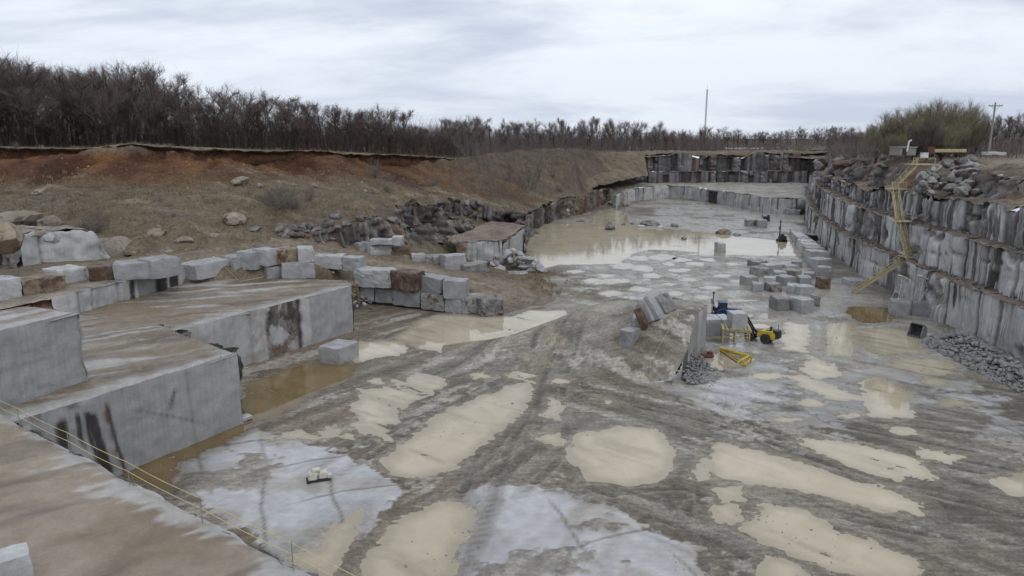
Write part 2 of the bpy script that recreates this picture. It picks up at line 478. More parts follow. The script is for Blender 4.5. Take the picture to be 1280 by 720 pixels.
CTRL = [P(0, 340, 7.5), P(100, 330, 7.7), P(230, 325, 7.6), P(330, 308, 7.6), P(400, 302, 7), P(460, 312, 5.5), P(520, 328, 3.8), P(600, 350, 1.8), P(680, 378, .2),
        P(440, 330, 4.4), P(520, 345, 3.0), P(600, 368, 1.0), P(690, 398, -.5), P(760, 375, -.6), P(725, 350, -.6), P(640, 395, -.4), P(740, 400, -.7),
        P(0, 262, 12.2), P(140, 300, 8.6), P(140, 268, 11.6), P(200, 280, 10.5), P(260, 290, 9), P(330, 295, 8), P(500, 292, 6.3), P(300, 255, 12), P(400, 262, 10.6), P(480, 264, 9.8),
        P(0, 235, 14), P(150, 235, 14), P(300, 235, 13.6), P(450, 235, 12.3), P(560, 235, 10.5), P(560, 252, 9.0), P(580, 288, 4.2), P(600, 322, .8), P(640, 335, -.3),
        P(640, 240, 8), P(640, 215, 12.5), P(700, 230, 9), P(700, 205, 14), P(760, 215, 11.5), P(770, 197, 15.3), P(640, 262, 5.2),
        P(0, 210, 17), P(150, 210, 16.8), P(300, 214, 16), P(450, 214, 15), P(560, 218, 13),
        P(750, 266, -.3), P(765, 250, 3), P(790, 233, 5.5), P(720, 242, 5.6), P(800, 228, 5.7),
        (45, 283, 15.6), (60, 284, 16.3), (120, 290, 17), (0, 300, 17.3), (-100, 320, 19), (-260, 300, 20), (-250, 100, 19), (100, 420, 16), (0, 420, 17), (-200, 420, 19),
        (-58, 60, 8), (-70, 50, 9), (-47, 70, 7.5), (-26, 84, 5.6), (-37, 79, 6.6), (10, 105, -.8), (12, 118, -.8), (140, 300, 18)]
CTRL += [(p[0], p[1], p[2] - d) for p, d in zip(LIPW, LIPDROP)]
PLAT = [tuple(p) for p in LIPW] + [(60, 284, 16.4), (120, 290, 17), (0, 320, 17.3), (-100, 320, 19), (-260, 300, 20.5), (-260, 420, 20.5), (100, 420, 16), (0, 420, 17.2), (-120, 180, 20.4), (-60, 200, 19.4)]

class TPS:
    def __init__(s, pts, lam=.002):
        p = np.array(pts, float); s.p = p[:, :2] / 100.; n = len(p)
        K = np.sqrt(((s.p[:, None] - s.p[None]) ** 2).sum(-1) + .0016) - lam * np.eye(n)
        Pm = np.hstack([np.ones((n, 1)), s.p])
        A = np.block([[K, Pm], [Pm.T, np.zeros((3, 3))]])
        w = np.linalg.solve(A, np.concatenate([p[:, 2], np.zeros(3)]))
        s.w, s.a = w[:n], w[n:]
    def __call__(s, X, Y):
        x = np.asarray(X, float) / 100.; y = np.asarray(Y, float) / 100.
        o = s.a[0] + s.a[1] * x + s.a[2] * y
        for (px, py), w in zip(s.p, s.w):
            o = o + w * np.sqrt((x - px) ** 2 + (y - py) ** 2 + .0016)
        return o
T_LOW, T_UP = TPS(CTRL, .004), TPS(PLAT, .004)
PLATPOLY = [tuple(p[:2]) for p in LIPW] + [(46, 284), (125, 286), (150, 430), (-280, 430), (-280, 170)]

def hill_z(X, Y, rough=True):
    X = np.asarray(X, float); Y = np.asarray(Y, float)
    lo = T_LOW(X, Y)
    d = sdf_poly(X, Y, PLATPOLY); below_ = -d
    if rough:
        slope = sstep(60, 95, Y)
        # soil slump gullies under the lip, hummocks lower down
        near = np.exp(-np.clip(-d, 0, None) / 16.)
        gx = line_ds(X, Y, [tuple(p[:2]) for p in LIPW])[2]
        g = vnoise(gx * .16 + fbm(X * .1, Y * .1, 5) * .6, d * .03, 31)
        g2 = 1 - np.abs(vnoise(gx * .11 + fbm(X * .15, Y * .15, 6) * .8, below_ * .02, 39)) * 2.2
        lo = lo - near * np.clip(g2, 0, 1) ** 2 * 1.5 * sstep(0, -2.5, d)
        lo = lo + near * (np.clip(g, -1, .35)) * 1.9 * sstep(0, -2, d) + near * fbm(gx * .45, d * .3, 37, 4) * .55 * sstep(-.4, -3, d)
        road = sstep(2.2, 5.5, road_d(X, Y))
        lo = lo + road * slope * (fbm(X * .09, Y * .09, 3, 4) * .75 + fbm(X * .35, Y * .35, 9, 4) * .42) + fbm(X * .8, Y * .8, 4, 2) * .10
    up = T_UP(X, Y) + (fbm(X * .05, Y * .05, 8) * .25 if rough else 0)
    k = sstep(-.45, .35, d)
    return lo * (1 - k) + up * k

ROADC = [P(-60, 345, 8), P(60, 338, 7.8), P(180, 328, 7.8), P(300, 318, 7.7), P(400, 310, 6.6), P(470, 322, 4.8), P(540, 337, 3.0), P(610, 355, 1.5), P(680, 380, .2), P(720, 395, 0)]
def road_d(X, Y): return line_ds(X, Y, [p[:2] for p in ROADC])[0]

def hill_hit(px, py, t0=50., t1=420., off=0.):
    """first point where the pixel's line of sight meets the hillside"""
    dx, dy, dz = ray(px, py)
    t = np.arange(t0, t1, .25)
    g = CZ + dz * t - np.maximum(hill_z(dx * t, dy * t, True), -.0) - off
    k = np.nonzero(g <= 0)[0]
    tt = t[k[0]] if len(k) else t1
    return (dx * tt, dy * tt, CZ + dz * tt)

HILLPOLY = [(-60, 40), (-46, 58), (-43.2, 66), (-40.5, 74), (-38.5, 79), P(300, 349, 5.4)[:2], P(369, 346, 5.4)[:2], (-23, 92), (-22.5, 99), (-14, 94.3), (-1, 87.6), (6, 84), (16, 92), (14, 112), (7, 120), (2.5, 126),
            (1.2, 133), (2.2, 150), (5.2, 175), (11.2, 193), (17.7, 204), (26, 222), (27, 240), (33, 251), (41, 257), (50, 270), (50, 281), (45.8, 281.5), (46, 284), (128, 286), (150, 430), (-280, 430), (-280, 40)]

def build_hill():
    xs = np.concatenate([np.arange(-280, -110, 3.), np.arange(-110, 66, .55), np.arange(66, 151, 3.)])
    ys = np.concatenate([np.arange(40, 210, .55), np.arange(210, 300, 1.), np.arange(300, 431, 4.)])
    X, Y = np.meshgrid(xs, ys)
    Z = hill_z(X, Y)
    d = sdf_poly(X, Y, HILLPOLY)
    dl = sdf_poly(X, Y, PLATPOLY)
    rd = road_d(X, Y)
    bz = np.clip(5.0 + (Y - 244 - (X - 38) * .75) * .42, 3., 16.4)
    kb = sstep(10, 1., d) * sstep(14, 20, X) * sstep(214, 224, Y) * sstep(283, 279, Y) * sstep(60, 56, X)
    Z = Z * (1 - kb) + (bz - .25) * kb
    # ruts in the road
    for o in (-1.6, -.4, .9, 1.9):
        _, D, S = line_ds(X, Y, [p[:2] for p in ROADC])
        q = D - o - fbm(S * .05, S * 0 + o, 44) * .8
        Z = Z - .1 * np.exp(-(q / .3) ** 2)
    Z = Z - (3. + 7. * sstep(235, 262, Y)) * sstep(1.3, -.3, d) * sstep(132, 118, Y)      # banks down behind the block rows
    # soil colours
    n1 = fbm(X * .06, Y * .06, 21, 5); n2 = fbm(X * .3, Y * .3, 22, 4); n3 = fbm(X * .02 + 7, Y * .05, 23, 4)
    red = np.array([.098, .047, .026]); redd = np.array([.038, .016, .010]); tan = np.array([.128, .102, .070]); grey = np.array([.118, .100, .082])
    mud = np.array([.175, .145, .110]); dark = np.array([.065, .050, .038]); straw = np.array([.20, .175, .125]); ol = np.array([.088, .072, .048])
    def lerp(c, col_, k): return c + (col_ - c) * np.clip(k, 0, 1)[..., None]
    C = np.broadcast_to(tan, X.shape + (3,)).copy()
    C = lerp(C, ol, sstep(-.2, .5, n1) * .4)
    C = lerp(C, grey, sstep(.0, .6, fbm(X * .1, Y * .1, 24)) * .7)
    below = -dl
    gx = line_ds(X, Y, [tuple(p[:2]) for p in LIPW])[2]
    redk = sstep(27, 12, below + n1 * 6 + n2 * 3) * sstep(0, -.3, dl)
    far = sstep(150, 215, Y)
    C = lerp(C, red, redk * (1 - far * .75))
    strk = vnoise(gx * .35 + n2 * .5, below * .05, 61)
    C = lerp(C, redd, redk * sstep(.1, .6, strk) * .7 * (1 - far))
    C = lerp(C, np.array([.155, .082, .032]), redk * sstep(.2, .6, -strk) * .5 * (1 - far))
    C = lerp(C, np.array([.105, .086, .070]), far * .9 * sstep(-.6, .2, n1))
    C = lerp(C, np.array([.15, .135, .105]), sstep(4, 0, np.hypot((X - P(735, 222, 10)[0]) / 1.6, (Y - P(735, 222, 10)[1]) / 3)) * .8)
    # bare brown ground round the road
    C = lerp(C, np.array([.14, .108, .078]), sstep(13, 6, rd + n1 * 3))
    C = lerp(C, mud, sstep(5.5, 3.2, rd + n2 * 1.2))
    _, D, S = line_ds(X, Y, [p[:2] for p in ROADC])
    C = lerp(C, np.array([.10, .075, .052]), sstep(.1, .7, vnoise(D * 1.1, S * .03, 70)) * sstep(4.5, 3, rd) * .8)
    C = lerp(C, np.array([.25, .215, .165]), sstep(.25, .8, vnoise(D * .9, S * .02, 71)) * sstep(4, 2.5, rd) * .7)
    g2 = 1 - np.abs(vnoise(gx * .11 + fbm(X * .15, Y * .15, 6) * .8, below * .02, 39)) * 2.2
    C = lerp(C, redd, np.clip(g2, 0, 1) ** 2 * sstep(24, 8, below) * (1 - far) * .75)  # darker red along the gully floors
    C = lerp(C, np.array([.15, .075, .03]), sstep(7, 2, below + n2 * 2.5) * sstep(-.1, .4, n2 + n1 * .5) * (1 - far) * .8)
    # pale dust / grass strips
    C = lerp(C, straw, sstep(.35, .75, fbm(X * .12, Y * .3, 25)) * sstep(6, 14, below) * .6)
    C = lerp(C, dark, sstep(.45, .8, fbm(X * .22 + 3, Y * .22, 26)) * sstep(8, 16, below) * sstep(4, 8, rd) * .75)
    # plateau: pale dry grass
    C = np.where((dl > 0)[..., None], straw * (0.8 + .25 * n1[..., None]), C)
    W = np.clip(sstep(5, 3, rd) * (.35 + .5 * n1), 0, .8)
    v = np.stack([X, Y, Z], -1).reshape(-1, 3)
    dc = np.maximum.reduce([d[:-1, :-1], d[1:, :-1], d[:-1, 1:], d[1:, 1:]])
    f = grid_faces(*X.shape, keep=dc > 0)
    v, f, at = compact(v, f, {'tone': C.reshape(-1, 3), 'wet': W.reshape(-1)})
    tag(link('hillside', mesh('hillside', v, f, at, True), M['hill']), kind='structure')
build_hill()

def build_lip():
    """overhanging turf edge above the red soil bank"""
    p, s = resample(np.hstack([LIPW[:15], LIPDROP[:15, None]]), .45)
    n = len(p)
    tan = np.gradient(p[:, :2], axis=0); tan /= np.hypot(tan[:, 0], tan[:, 1])[:, None]
    nrm = np.stack([tan[:, 1], -tan[:, 0]], 1)          # towards the pit
    wob = fbm(s * .05, s * 0, 80) * 1.6 + fbm(s * .14, s * 0, 81) * 1.4 + fbm(s * .6, s * 0, 82) * .8
    nrm *= 1
    fade = np.clip(p[:, 3] / 1.5, 0, 1)
    zz = p[:, 2] + fbm(s * .1, s * 0 + 4, 83) * .3 - np.abs(fbm(s * .4, s * 0 + 7, 86)) * .3
    prof = [(-3.4, -.25), (-1.8, .04), (-.4, .08), (.55, .05), (.75, -.03), (.7, -.14), (.35, -.55), (.1, -.9), (.15, -1.5), (.35, -2.2), (.2, -2.8)]
    rows = []
    for k, (o, dz) in enumerate(prof):
        jit = fbm(s * .9, s * 0 + k, 84) * (.3 if k > 2 else .12)
        oo = (o + wob * (1 if k > 1 else .4)) * (0.4 + .6 * fade) + jit
        rows.append(np.column_stack([p[:, 0] + nrm[:, 0] * oo, p[:, 1] + nrm[:, 1] * oo, zz + dz * (.5 + .5 * fade) + jit * .3]))
    v = np.vstack(rows)
    f = grid_faces(len(prof), n)
    C = np.zeros((len(prof), n, 3)); C[:4] = (.17, .145, .11); C[4:] = (.06, .038, .026); C[5:] = (.034, .017, .011); C[7:] = (.062, .030, .018)  # turf and soil colours, with shade painted in beneath the overhang
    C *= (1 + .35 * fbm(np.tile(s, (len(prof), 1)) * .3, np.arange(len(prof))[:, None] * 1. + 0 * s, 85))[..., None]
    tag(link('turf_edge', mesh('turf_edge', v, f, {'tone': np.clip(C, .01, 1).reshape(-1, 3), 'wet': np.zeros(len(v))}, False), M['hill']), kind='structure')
build_lip()

# ------------------------------------------------------------------ puddles, floor
PUD = {  # outline in photo pixels on the floor, water material, edge noise
 'a': ([(483, 577), (520, 545), (570, 510), (640, 485), (660, 479), (664, 492), (650, 515), (628, 532), (592, 558), (560, 588), (520, 597), (490, 592)], 'water', .5),
 'b': ([(715, 572), (728, 546), (780, 537), (822, 538), (838, 560), (842, 583), (820, 601), (780, 607), (738, 601)], 'water', .35),
 'c': ([(888, 577), (902, 555), (950, 565), (1010, 583), (1050, 597), (1110, 609), (1158, 630), (1150, 644), (1105, 640), (1040, 625), (970, 612), (930, 606), (900, 596)], 'water', .35),
 'd': ([(1001, 548), (1040, 552), (1090, 561), (1150, 571), (1171, 598), (1120, 600), (1070, 585), (1022, 566)], 'water', .3),
 'e': ([(933, 662), (958, 629), (1012, 640), (1040, 664), (1095, 680), (1152, 702), (1150, 735), (1060, 714), (990, 692)], 'water', .35),
 'f': ([(895, 610), (922, 608), (926, 624), (903, 628)], 'water', .15),
 'g': ([(893, 634), (915, 632), (926, 652), (897, 653)], 'water', .15),
 'h': ([(455, 760), (462, 692), (508, 650), (552, 628), (582, 640), (577, 676), (540, 760)], 'water', .3),
 'i': ([(497, 424), (518, 405), (548, 394), (640, 397), (655, 390), (704, 389), (706, 403), (682, 410), (640, 424), (602, 440), (560, 441), (520, 432)], 'water_pond', .5),
 'j': ([(430, 444), (450, 428), (500, 428), (500, 443), (470, 446), (450, 452)], 'water', .5),
 'k': ([(440, 540), (470, 490), (520, 468), (560, 474), (548, 492), (505, 508), (470, 545), (420, 552), (365, 545)], 'water', 1.3),
 'l': ([(300, 512), (306, 480), (380, 455), (446, 456), (436, 474), (400, 492), (342, 522), (312, 528)], 'water_olive', .4),
 'm': ([(150, 598), (215, 560), (300, 530), (318, 533), (262, 565), (225, 580), (205, 610)], 'water_olive', .35),
 'n': ([(646, 300), (642, 285), (662, 276), (700, 280), (735, 279), (748, 262), (776, 262), (788, 279), (805, 282), (850, 288), (905, 294), (1002, 304), (1000, 320), (950, 320), (880, 317), (850, 314), (815, 312), (795, 315), (775, 330), (700, 331), (680, 335), (664, 322)], 'water_pond', .6),
 'o': ([(1032, 445), (1036, 407), (1064, 402), (1066, 446)], 'water_pond', .25),
 'p': ([(1004, 462), (1012, 446), (1040, 455), (1052, 470), (1020, 475)], 'water', .3),
 'q': ([(976, 437), (986, 404), (1010, 404), (1006, 440)], 'water', .4),
 'r': ([(1082, 487), (1096, 474), (1132, 492), (1138, 522), (1090, 520)], 'water', .3),
 's': ([(1058, 392), (1066, 384), (1120, 386), (1112, 402), (1080, 404)], 'water_olive', .4),
 't': ([(1240, 604), (1290, 594), (1330, 605), (1330, 622), (1262, 618)], 'water', .3),
 'u': ([(720, 436), (742, 428), (776, 430), (770, 440), (730, 440)], 'water', .3),
 'w': ([(690, 500), (702, 507), (700, 524), (676, 520), (684, 512)], 'water', .3),
 'x': ([(668, 546), (698, 542), (702, 556), (680, 552)], 'water', .3),
 'y': ([(868, 600), (880, 576), (886, 578), (880, 602)], 'water', .2),
 'z': ([(360, 700), (400, 690), (420, 660), (450, 640), (440, 668), (410, 720)], 'water', .4),
 'aa': ([(1080, 500), (1000, 470), (980, 470), (1040, 500)], 'water_pond', .5),
 'ab': ([(962, 700), (995, 706), (1010, 740), (950, 740)], 'water', .3),
 'ac': ([(880, 452), (905, 440), (935, 446), (940, 456), (900, 462)], 'water_pond', .4),
 'ad': ([(1075, 410), (1130, 412), (1145, 440), (1100, 446), (1080, 430)], 'water_pond', 1.0),
 'ae': ([(1120, 445), (1180, 452), (1200, 470), (1160, 468), (1110, 456)], 'water_pond', .8),
 'af': ([(700, 262), (742, 258), (740, 268), (712, 272), (690, 274)], 'water_pond', .4),
 'ag': ([(1150, 560), (1200, 572), (1190, 580), (1150, 572)], 'water', .3),
 'ah': ([(640, 470), (690, 440), (700, 444), (660, 476)], 'water', .8),
}
rng = random.Random(5)
k = 0
for (cx, cy, w, hh) in [(742, 352, 26, 5), (770, 352, 30, 4), (757, 345, 14, 3), (800, 323, 22, 4), (828, 322, 26, 5), (780, 333, 24, 4), (805, 336, 20, 4), (850, 338, 30, 3), (838, 330, 16, 3), (862, 350, 18, 3),
                        (815, 345, 20, 4), (870, 330, 20, 3), (890, 325, 22, 2.5), (915, 330, 14, 2.5), (845, 367, 18, 4), (880, 372, 20, 4), (905, 345, 22, 2.5), (800, 362, 22, 3.5), (765, 367, 26, 4), (850, 325, 20, 3),
                        (888, 360, 18, 2.5), (925, 352, 16, 2), (925, 376, 30, 2.5), (836, 356, 18, 3), (720, 340, 16, 3), (870, 298, 30, 1.5), (905, 270, 26, 2), (850, 255, 24, 1.2), (920, 262, 18, 2.2), (880, 318, 40, 2),
                        (900, 420, 20, 6), (950, 408, 26, 4), (960, 470, 30, 5), (1010, 505, 30, 4), (930, 396, 16, 3), (1085, 480, 16, 5), (1165, 478, 22, 4), (1190, 505, 28, 5), (1250, 470, 30, 6), (960, 395, 22, 3),
                        (700, 476, 16, 4), (760, 505, 12, 3), (600, 470, 16, 5), (470, 478, 20, 4), (1060, 520, 22, 3), (985, 525, 26, 2.5), (1130, 540, 20, 3), (560, 500, 10, 2)]:
    k += 1
    pts = [(cx + w * .55 * math.cos(a) * rng.uniform(.75, 1.2), cy + hh * .75 * math.sin(a) * rng.uniform(.75, 1.2)) for a in [i * 2 * math.pi / 10 for i in range(10)]]
    PUD['s%d' % k] = (pts, 'water_clear' if cy < 400 else 'water', .8)

SLABS = [ # pale exposed rock outlines on the floor: (outline, colour, softness)
 ([(178, 592), (240, 560), (320, 535), (350, 541), (400, 558), (440, 572), (515, 612), (470, 652), (420, 690), (395, 725), (370, 705), (300, 665), (240, 615)], (.43, .435, .455), .10),
 ([(565, 760), (588, 645), (602, 613), (662, 608), (712, 617), (762, 626), (802, 655), (884, 692), (884, 760)], (.43, .43, .445), .12),
 ([(875, 500), (890, 400), (960, 380), (1040, 385), (1100, 395), (1165, 415), (1230, 470), (1300, 520), (1300, 560), (1100, 520), (980, 500)], (.33, .328, .322), 2.5),
 ([(900, 492), (930, 470), (990, 470), (1062, 498), (1070, 520), (985, 508), (930, 500)], (.38, .39, .41), .6),
 ([(880, 470), (895, 430), (940, 425), (975, 445), (940, 470)], (.38, .385, .395), .8),
 ([(1080, 398), (1170, 415), (1180, 440), (1160, 455), (1100, 450), (1075, 425)], (.39, .39, .395), .8),
 ([(1100, 505), (1220, 480), (1290, 495), (1290, 510), (1180, 520)], (.38, .385, .395), .8),
 ([(690, 345), (760, 325), (1010, 322), (1060, 360), (1050, 390), (880, 400), (740, 370)], (.27, .262, .25), 3.),
 ([(760, 330), (790, 300), (830, 250), (1000, 262), (1030, 330)], (.28, .275, .268), 3.),
 ([(1190, 540), (1290, 560), (1290, 572), (1210, 556)], (.37, .37, .38), .4),
 ([(900, 515), (1010, 515), (1070, 530), (1060, 540), (960, 528), (905, 524)], (.37, .37, .385), .4),
 ([(560, 620), (600, 612), (590, 650), (560, 640)], (.38, .38, .38), .4),
]
TRACKS = [
 ([(700, 400), (690, 430), (668, 470), (640, 520), (600, 590), (540, 700)], .9), ([(730, 400), (715, 440), (700, 500), (690, 570), (640, 620)], .9),
 ([(690, 395), (640, 450), (560, 500), (470, 560), (420, 600)], .7), ([(760, 470), (860, 490), (1000, 530), (1150, 560), (1300, 585)], 1.), ([(740, 500), (860, 520), (980, 555), (1120, 610), (1300, 660)], 1.),
 ([(760, 610), (860, 600), (960, 620), (1100, 660), (1300, 700)], 1.), ([(850, 560), (960, 600), (1060, 640), (1200, 665), (1300, 672)], .9), ([(880, 640), (940, 670), (1040, 730)], 1.), ([(600, 600), (700, 610), (850, 640), (960, 700)], .5),
 ([(420, 500), (500, 475), (600, 440), (700, 405)], .6), ([(440, 410), (500, 400), (450, 440), (400, 470)], .5), ([(860, 500), (1000, 550), (1180, 590), (1300, 610)], .9), ([(560, 720), (590, 640), (640, 560), (690, 480), (740, 420)], .7),
 ([(700, 720), (760, 600), (800, 520), (790, 460)], .4), ([(1300, 540), (1150, 530), (1000, 505), (860, 480)], .8), ([(900, 720), (890, 620), (850, 520), (800, 470)], .4), ([(1300, 640), (1180, 610), (1060, 600), (900, 545)], .9), ([(1100, 740), (1010, 650), (930, 600)], .6), ([(720, 480), (780, 540), (850, 610), (900, 720)], .4)]

FLOOR = {}
def floor_at(key, x, y):
    i = np.clip(np.searchsorted(FLOOR['ys'], y), 0, len(FLOOR['ys']) - 1); j = np.clip(np.searchsorted(FLOOR['xs'], x), 0, len(FLOOR['xs']) - 1)
    return FLOOR[key][i, j]

def build_floor():
    xs = np.concatenate([np.arange(-75, -46, 1.5), np.arange(-46, 62, .17), np.arange(62, 130, 1.2)])
    yl = [-40., -20, 0, 12, 20, 24]
    y = 26.
    while y < 300:
        yl.append(y); y += max(.14, .62 * y * y / 15488.)
    ys = np.array(yl)
    X, Y = np.meshgrid(xs, ys)
    n1 = fbm(X * .12, Y * .12, 1, 5); n2 = fbm(X * .6, Y * .6, 2, 4); n3 = fbm(X * 2.1, Y * 2.1, 3, 3); n4 = fbm(X * .035, Y * .035, 4, 3)
    Z = .035 * n1 + .035 * n2 + .02 * n3 + .045
    mud = np.array([.165, .144, .113]); dk = np.array([.098, .086, .068]); gr = np.array([.235, .218, .190]); br = np.array([.162, .126, .090])
    C = np.broadcast_to(mud, X.shape + (3,)).copy()
    def lerp(k, c):
        nonlocal C
        C = C + (np.array(c) - C) * np.clip(k, 0, 1)[..., None]
    lerp(sstep(-.1, .5, n1), gr); lerp(sstep(.1, .6, -n1) * .9, dk)
    # the left side is browner clay
    lerp(sstep(14, -8, X + n1 * 8) * sstep(125, 100, Y) * .75, br)
    Wt = np.full(X.shape, .42) + .35 * n1
    slab = np.zeros(X.shape)
    for poly, c, soft in SLABS:
        w = [P(a, b)[:2] for a, b in poly]
        d = sdf_poly(X, Y, w) + ((n1 * .5 + n2 * .45 + n3 * .3) if soft < .3 else (n1 * 1.1 + n2 * .8 + n3 * .35) * (1 + soft * .8))
        kk = sstep(-soft * .5, soft * .5, d)
        hole = sstep(.10 + .25 * (soft < .3), .24 + .25 * (soft < .3), fbm(X * .17 + 3, Y * .33, 33, 6) + .25 * n3) * .8
        kk = kk * (1 - hole)
        lerp(kk, c); slab = np.maximum(slab, kk)
        if soft < .3: Z = Z + .17 * sstep(-.2, .2, d)
    # mud film, joints and chips on the bare rock
    lerp(slab * sstep(.0, .45, fbm(X * .3 + 9, Y * .5, 35, 5)) * .55, (.30, .268, .215))
    for a_, sp_, sd_ in ((.32, 4.2, 1), (-1.15, 5.5, 2)):
        q = X * math.cos(a_) + Y * math.sin(a_); t_ = -X * math.sin(a_) + Y * math.cos(a_)
        q = q + fbm(t_ * .15, q * .05, 60 + sd_) * .5
        ln = np.exp(-((((q / sp_) % 1) - .5) * sp_ / .11) ** 2) * sstep(-.2, .3, vnoise(t_ * .12, np.floor(q / sp_) * 7.3, 64 + sd_))
        lerp(slab * ln * .75, dk * .8); Z = Z - slab * ln * .04
    Z = Z * (1 - .6 * slab)
    Wt = Wt * (1 - slab) + slab * (.74 + .3 * n2)
    # real tyre tracks: two ruts each, tread bars, squeezed-up rims
    for poly, amp in TRACKS:
        w = smooth_path([P(a, b) for a, b in poly], 2)
        _, D, S = line_ds(X, Y, [tuple(q[:2]) for q in w[::2]])
        D = D + fbm(S * .04, S * 0, int(abs(w[0][0]) * 7) % 97) * 1.4
        br_ = sstep(-.15, .3, fbm(S * .07, D * .1, int(abs(w[0][1]) * 5) % 89) + .35)
        for o in (-1.05, 1.05):
            q = D - o
            rut = np.exp(-(q / .30) ** 4) * br_ * amp
            rim = np.exp(-((np.abs(q) - .42) / .13) ** 2) * br_ * amp
            tread = (.5 + .5 * np.sign(np.sin(S * 9. + q * 6.)))
            Z = Z - rut * .075 * (1 - .6 * slab) + rim * .075 * (1 - .6 * slab) + rut * tread * .03
            lerp(rut * (.5 + .5 * tread) * (1 - .4 * slab), dk * .85); lerp(rim * .6, gr * 1.12)
    # directional scrape streaks of the traffic
    A = P(860, 500); B = P(1280, 610); ang = math.atan2(B[1] - A[1], B[0] - A[0])
    U = X * math.cos(ang) + Y * math.sin(ang); V = -X * math.sin(ang) + Y * math.cos(ang)
    st = fbm(U * .06, V * 1.3, 51, 4); kk = sstep(2, 9, X) * sstep(80, 60, Y); drR = kk * (1 - .7 * slab)
    kk = kk * (1 - .6 * slab); lerp(sstep(.1, .5, st) * kk * .75, dk); lerp(sstep(.15, .55, -st) * kk * .7, gr * 1.1); Z = Z + st * .04 * kk
    U2 = X * .62 + Y * .78; V2 = -X * .78 + Y * .62
    st = fbm(U2 * .07, V2 * .9, 52, 4); kk = sstep(12, 2, X) * sstep(30, 36, Y) * sstep(105, 90, Y)
    drG = kk * (1 - .8 * slab); kk = kk * (1 - .75 * slab); lerp(sstep(.1, .5, st) * kk * .7, (.10, .082, .062)); lerp(sstep(.15, .55, -st) * kk * .65, (.255, .23, .19)); Z = Z + st * .045 * kk
    # thin milky films of washed rock flour left by the traffic
    fl_ = (fbm(U * .10, V * .55, 91, 5) + .3 * n3) * sstep(-2, 8, X) + (fbm(U2 * .10, V2 * .5, 92, 5) + .3 * n3) * sstep(8, -2, X)
    kf = sstep(.36, .46, fl_) * sstep(118, 90, Y) * (1 - slab) * .75
    lerp(kf, (.36, .335, .295)); Wt = np.maximum(Wt, kf)
    # far floor: quarry lift grid lines
    gx = np.abs(((X * .96 + Y * .28) / 6.5) % 1 - .5); gy = np.abs(((Y * .96 - X * .28) / 8.) % 1 - .5)
    kk = sstep(95, 112, Y)
    lerp((sstep(.47, .49, gx) + sstep(.47, .49, gy)) * kk * .5, dk)
    # hollows that hold the water: the shore is where the ground dips under the water level
    ZW = .028
    def pud_field(key, A_, B_):
        poly, mt, en = PUD[key]
        w = [P(a, b)[:2] for a, b in poly]
        bx = [q[0] for q in w]; by = [q[1] for q in w]
        size = math.sqrt((max(bx) - min(bx)) * (max(by) - min(by)))
        sc = .6 + 3. / (size + 2); sd = sum(map(ord, key)) % 50
        amp = min(1., .25 + size / 9.)
        uu = A_ * math.cos(ang) + B_ * math.sin(ang); vv = -A_ * math.sin(ang) + B_ * math.cos(ang)
        d = sdf_poly(A_, B_, w)
        nn = (fbm(A_ * .4 * sc, B_ * .4 * sc, sd, 5) * en * 1.0 + fbm(uu * .22, vv * 1.2, sd + 3, 4) * en * .9) * amp
        isl = fbm(uu * .2, vv * 1.3, sd + 9, 4)
        return np.minimum(d + nn, ((.72 if en < 1 else .2) - isl) * 1.6), w
    Em = np.full(X.shape, -99.)
    ol = np.zeros(X.shape)
    for key, (poly, mt, en) in PUD.items():
        w = [P(a, b)[:2] for a, b in poly]
        bx = [q[0] for q in w]; by = [q[1] for q in w]
        sel = (X > min(bx) - 6) & (X < max(bx) + 6) & (Y > min(by) - 6) & (Y < max(by) + 6)
        if not sel.any(): continue
        e, _ = pud_field(key, X[sel], Y[sel])
        if mt == 'water_olive': ol[sel] = np.maximum(ol[sel], sstep(-2, 0, e))
        Em[sel] = np.maximum(Em[sel], e)
    wk = sstep(-1.7, -.4, Em)
    zs = ZW - np.clip(Em, -.9, 1.2) * .055 + fbm(X * 1.1, Y * 1.6, 77, 4) * .018 * sstep(1., .2, Em) + fbm(X * 3.3, Y * 3.3, 78, 3) * .016 * sstep(1., .2, Em)
    Z = Z * (1 - wk) + zs * wk
    damp = sstep(-2.6, -.2, Em + n1 * 1.0 + n2 * .5)
    C = C * (1 - .28 * damp)[..., None]; Wt = np.maximum(Wt, damp * .8)
    film = sstep(-1.5, .3, Em + n3 * .35 + n2 * .2)
    fc_ = np.array([.30, .255, .185]) * (1 - ol)[..., None] + np.array([.15, .11, .06]) * ol[..., None]
    C = C + (fc_ - C) * (film * .55)[..., None]; Wt = np.maximum(Wt, film)
    FLOOR.update(xs=xs, ys=ys, tone=C, wet=np.clip(Wt, 0, 1), slab=slab * (1 - film), drag=np.stack([drR, drG, drR * 0], -1))
    v = np.stack([X, Y, Z], -1).reshape(-1, 3)
    f = grid_faces(*X.shape)
    tag(link('quarry_floor', mesh('quarry_floor', v, f, {'tone': C.reshape(-1, 3), 'wet': np.clip(Wt, 0, 1).reshape(-1), 'slab': (slab * (1 - film)).reshape(-1), 'drag': np.stack([drR, drG, drR * 0], -1).reshape(-1, 3)}, True), M['ground']), kind='structure')

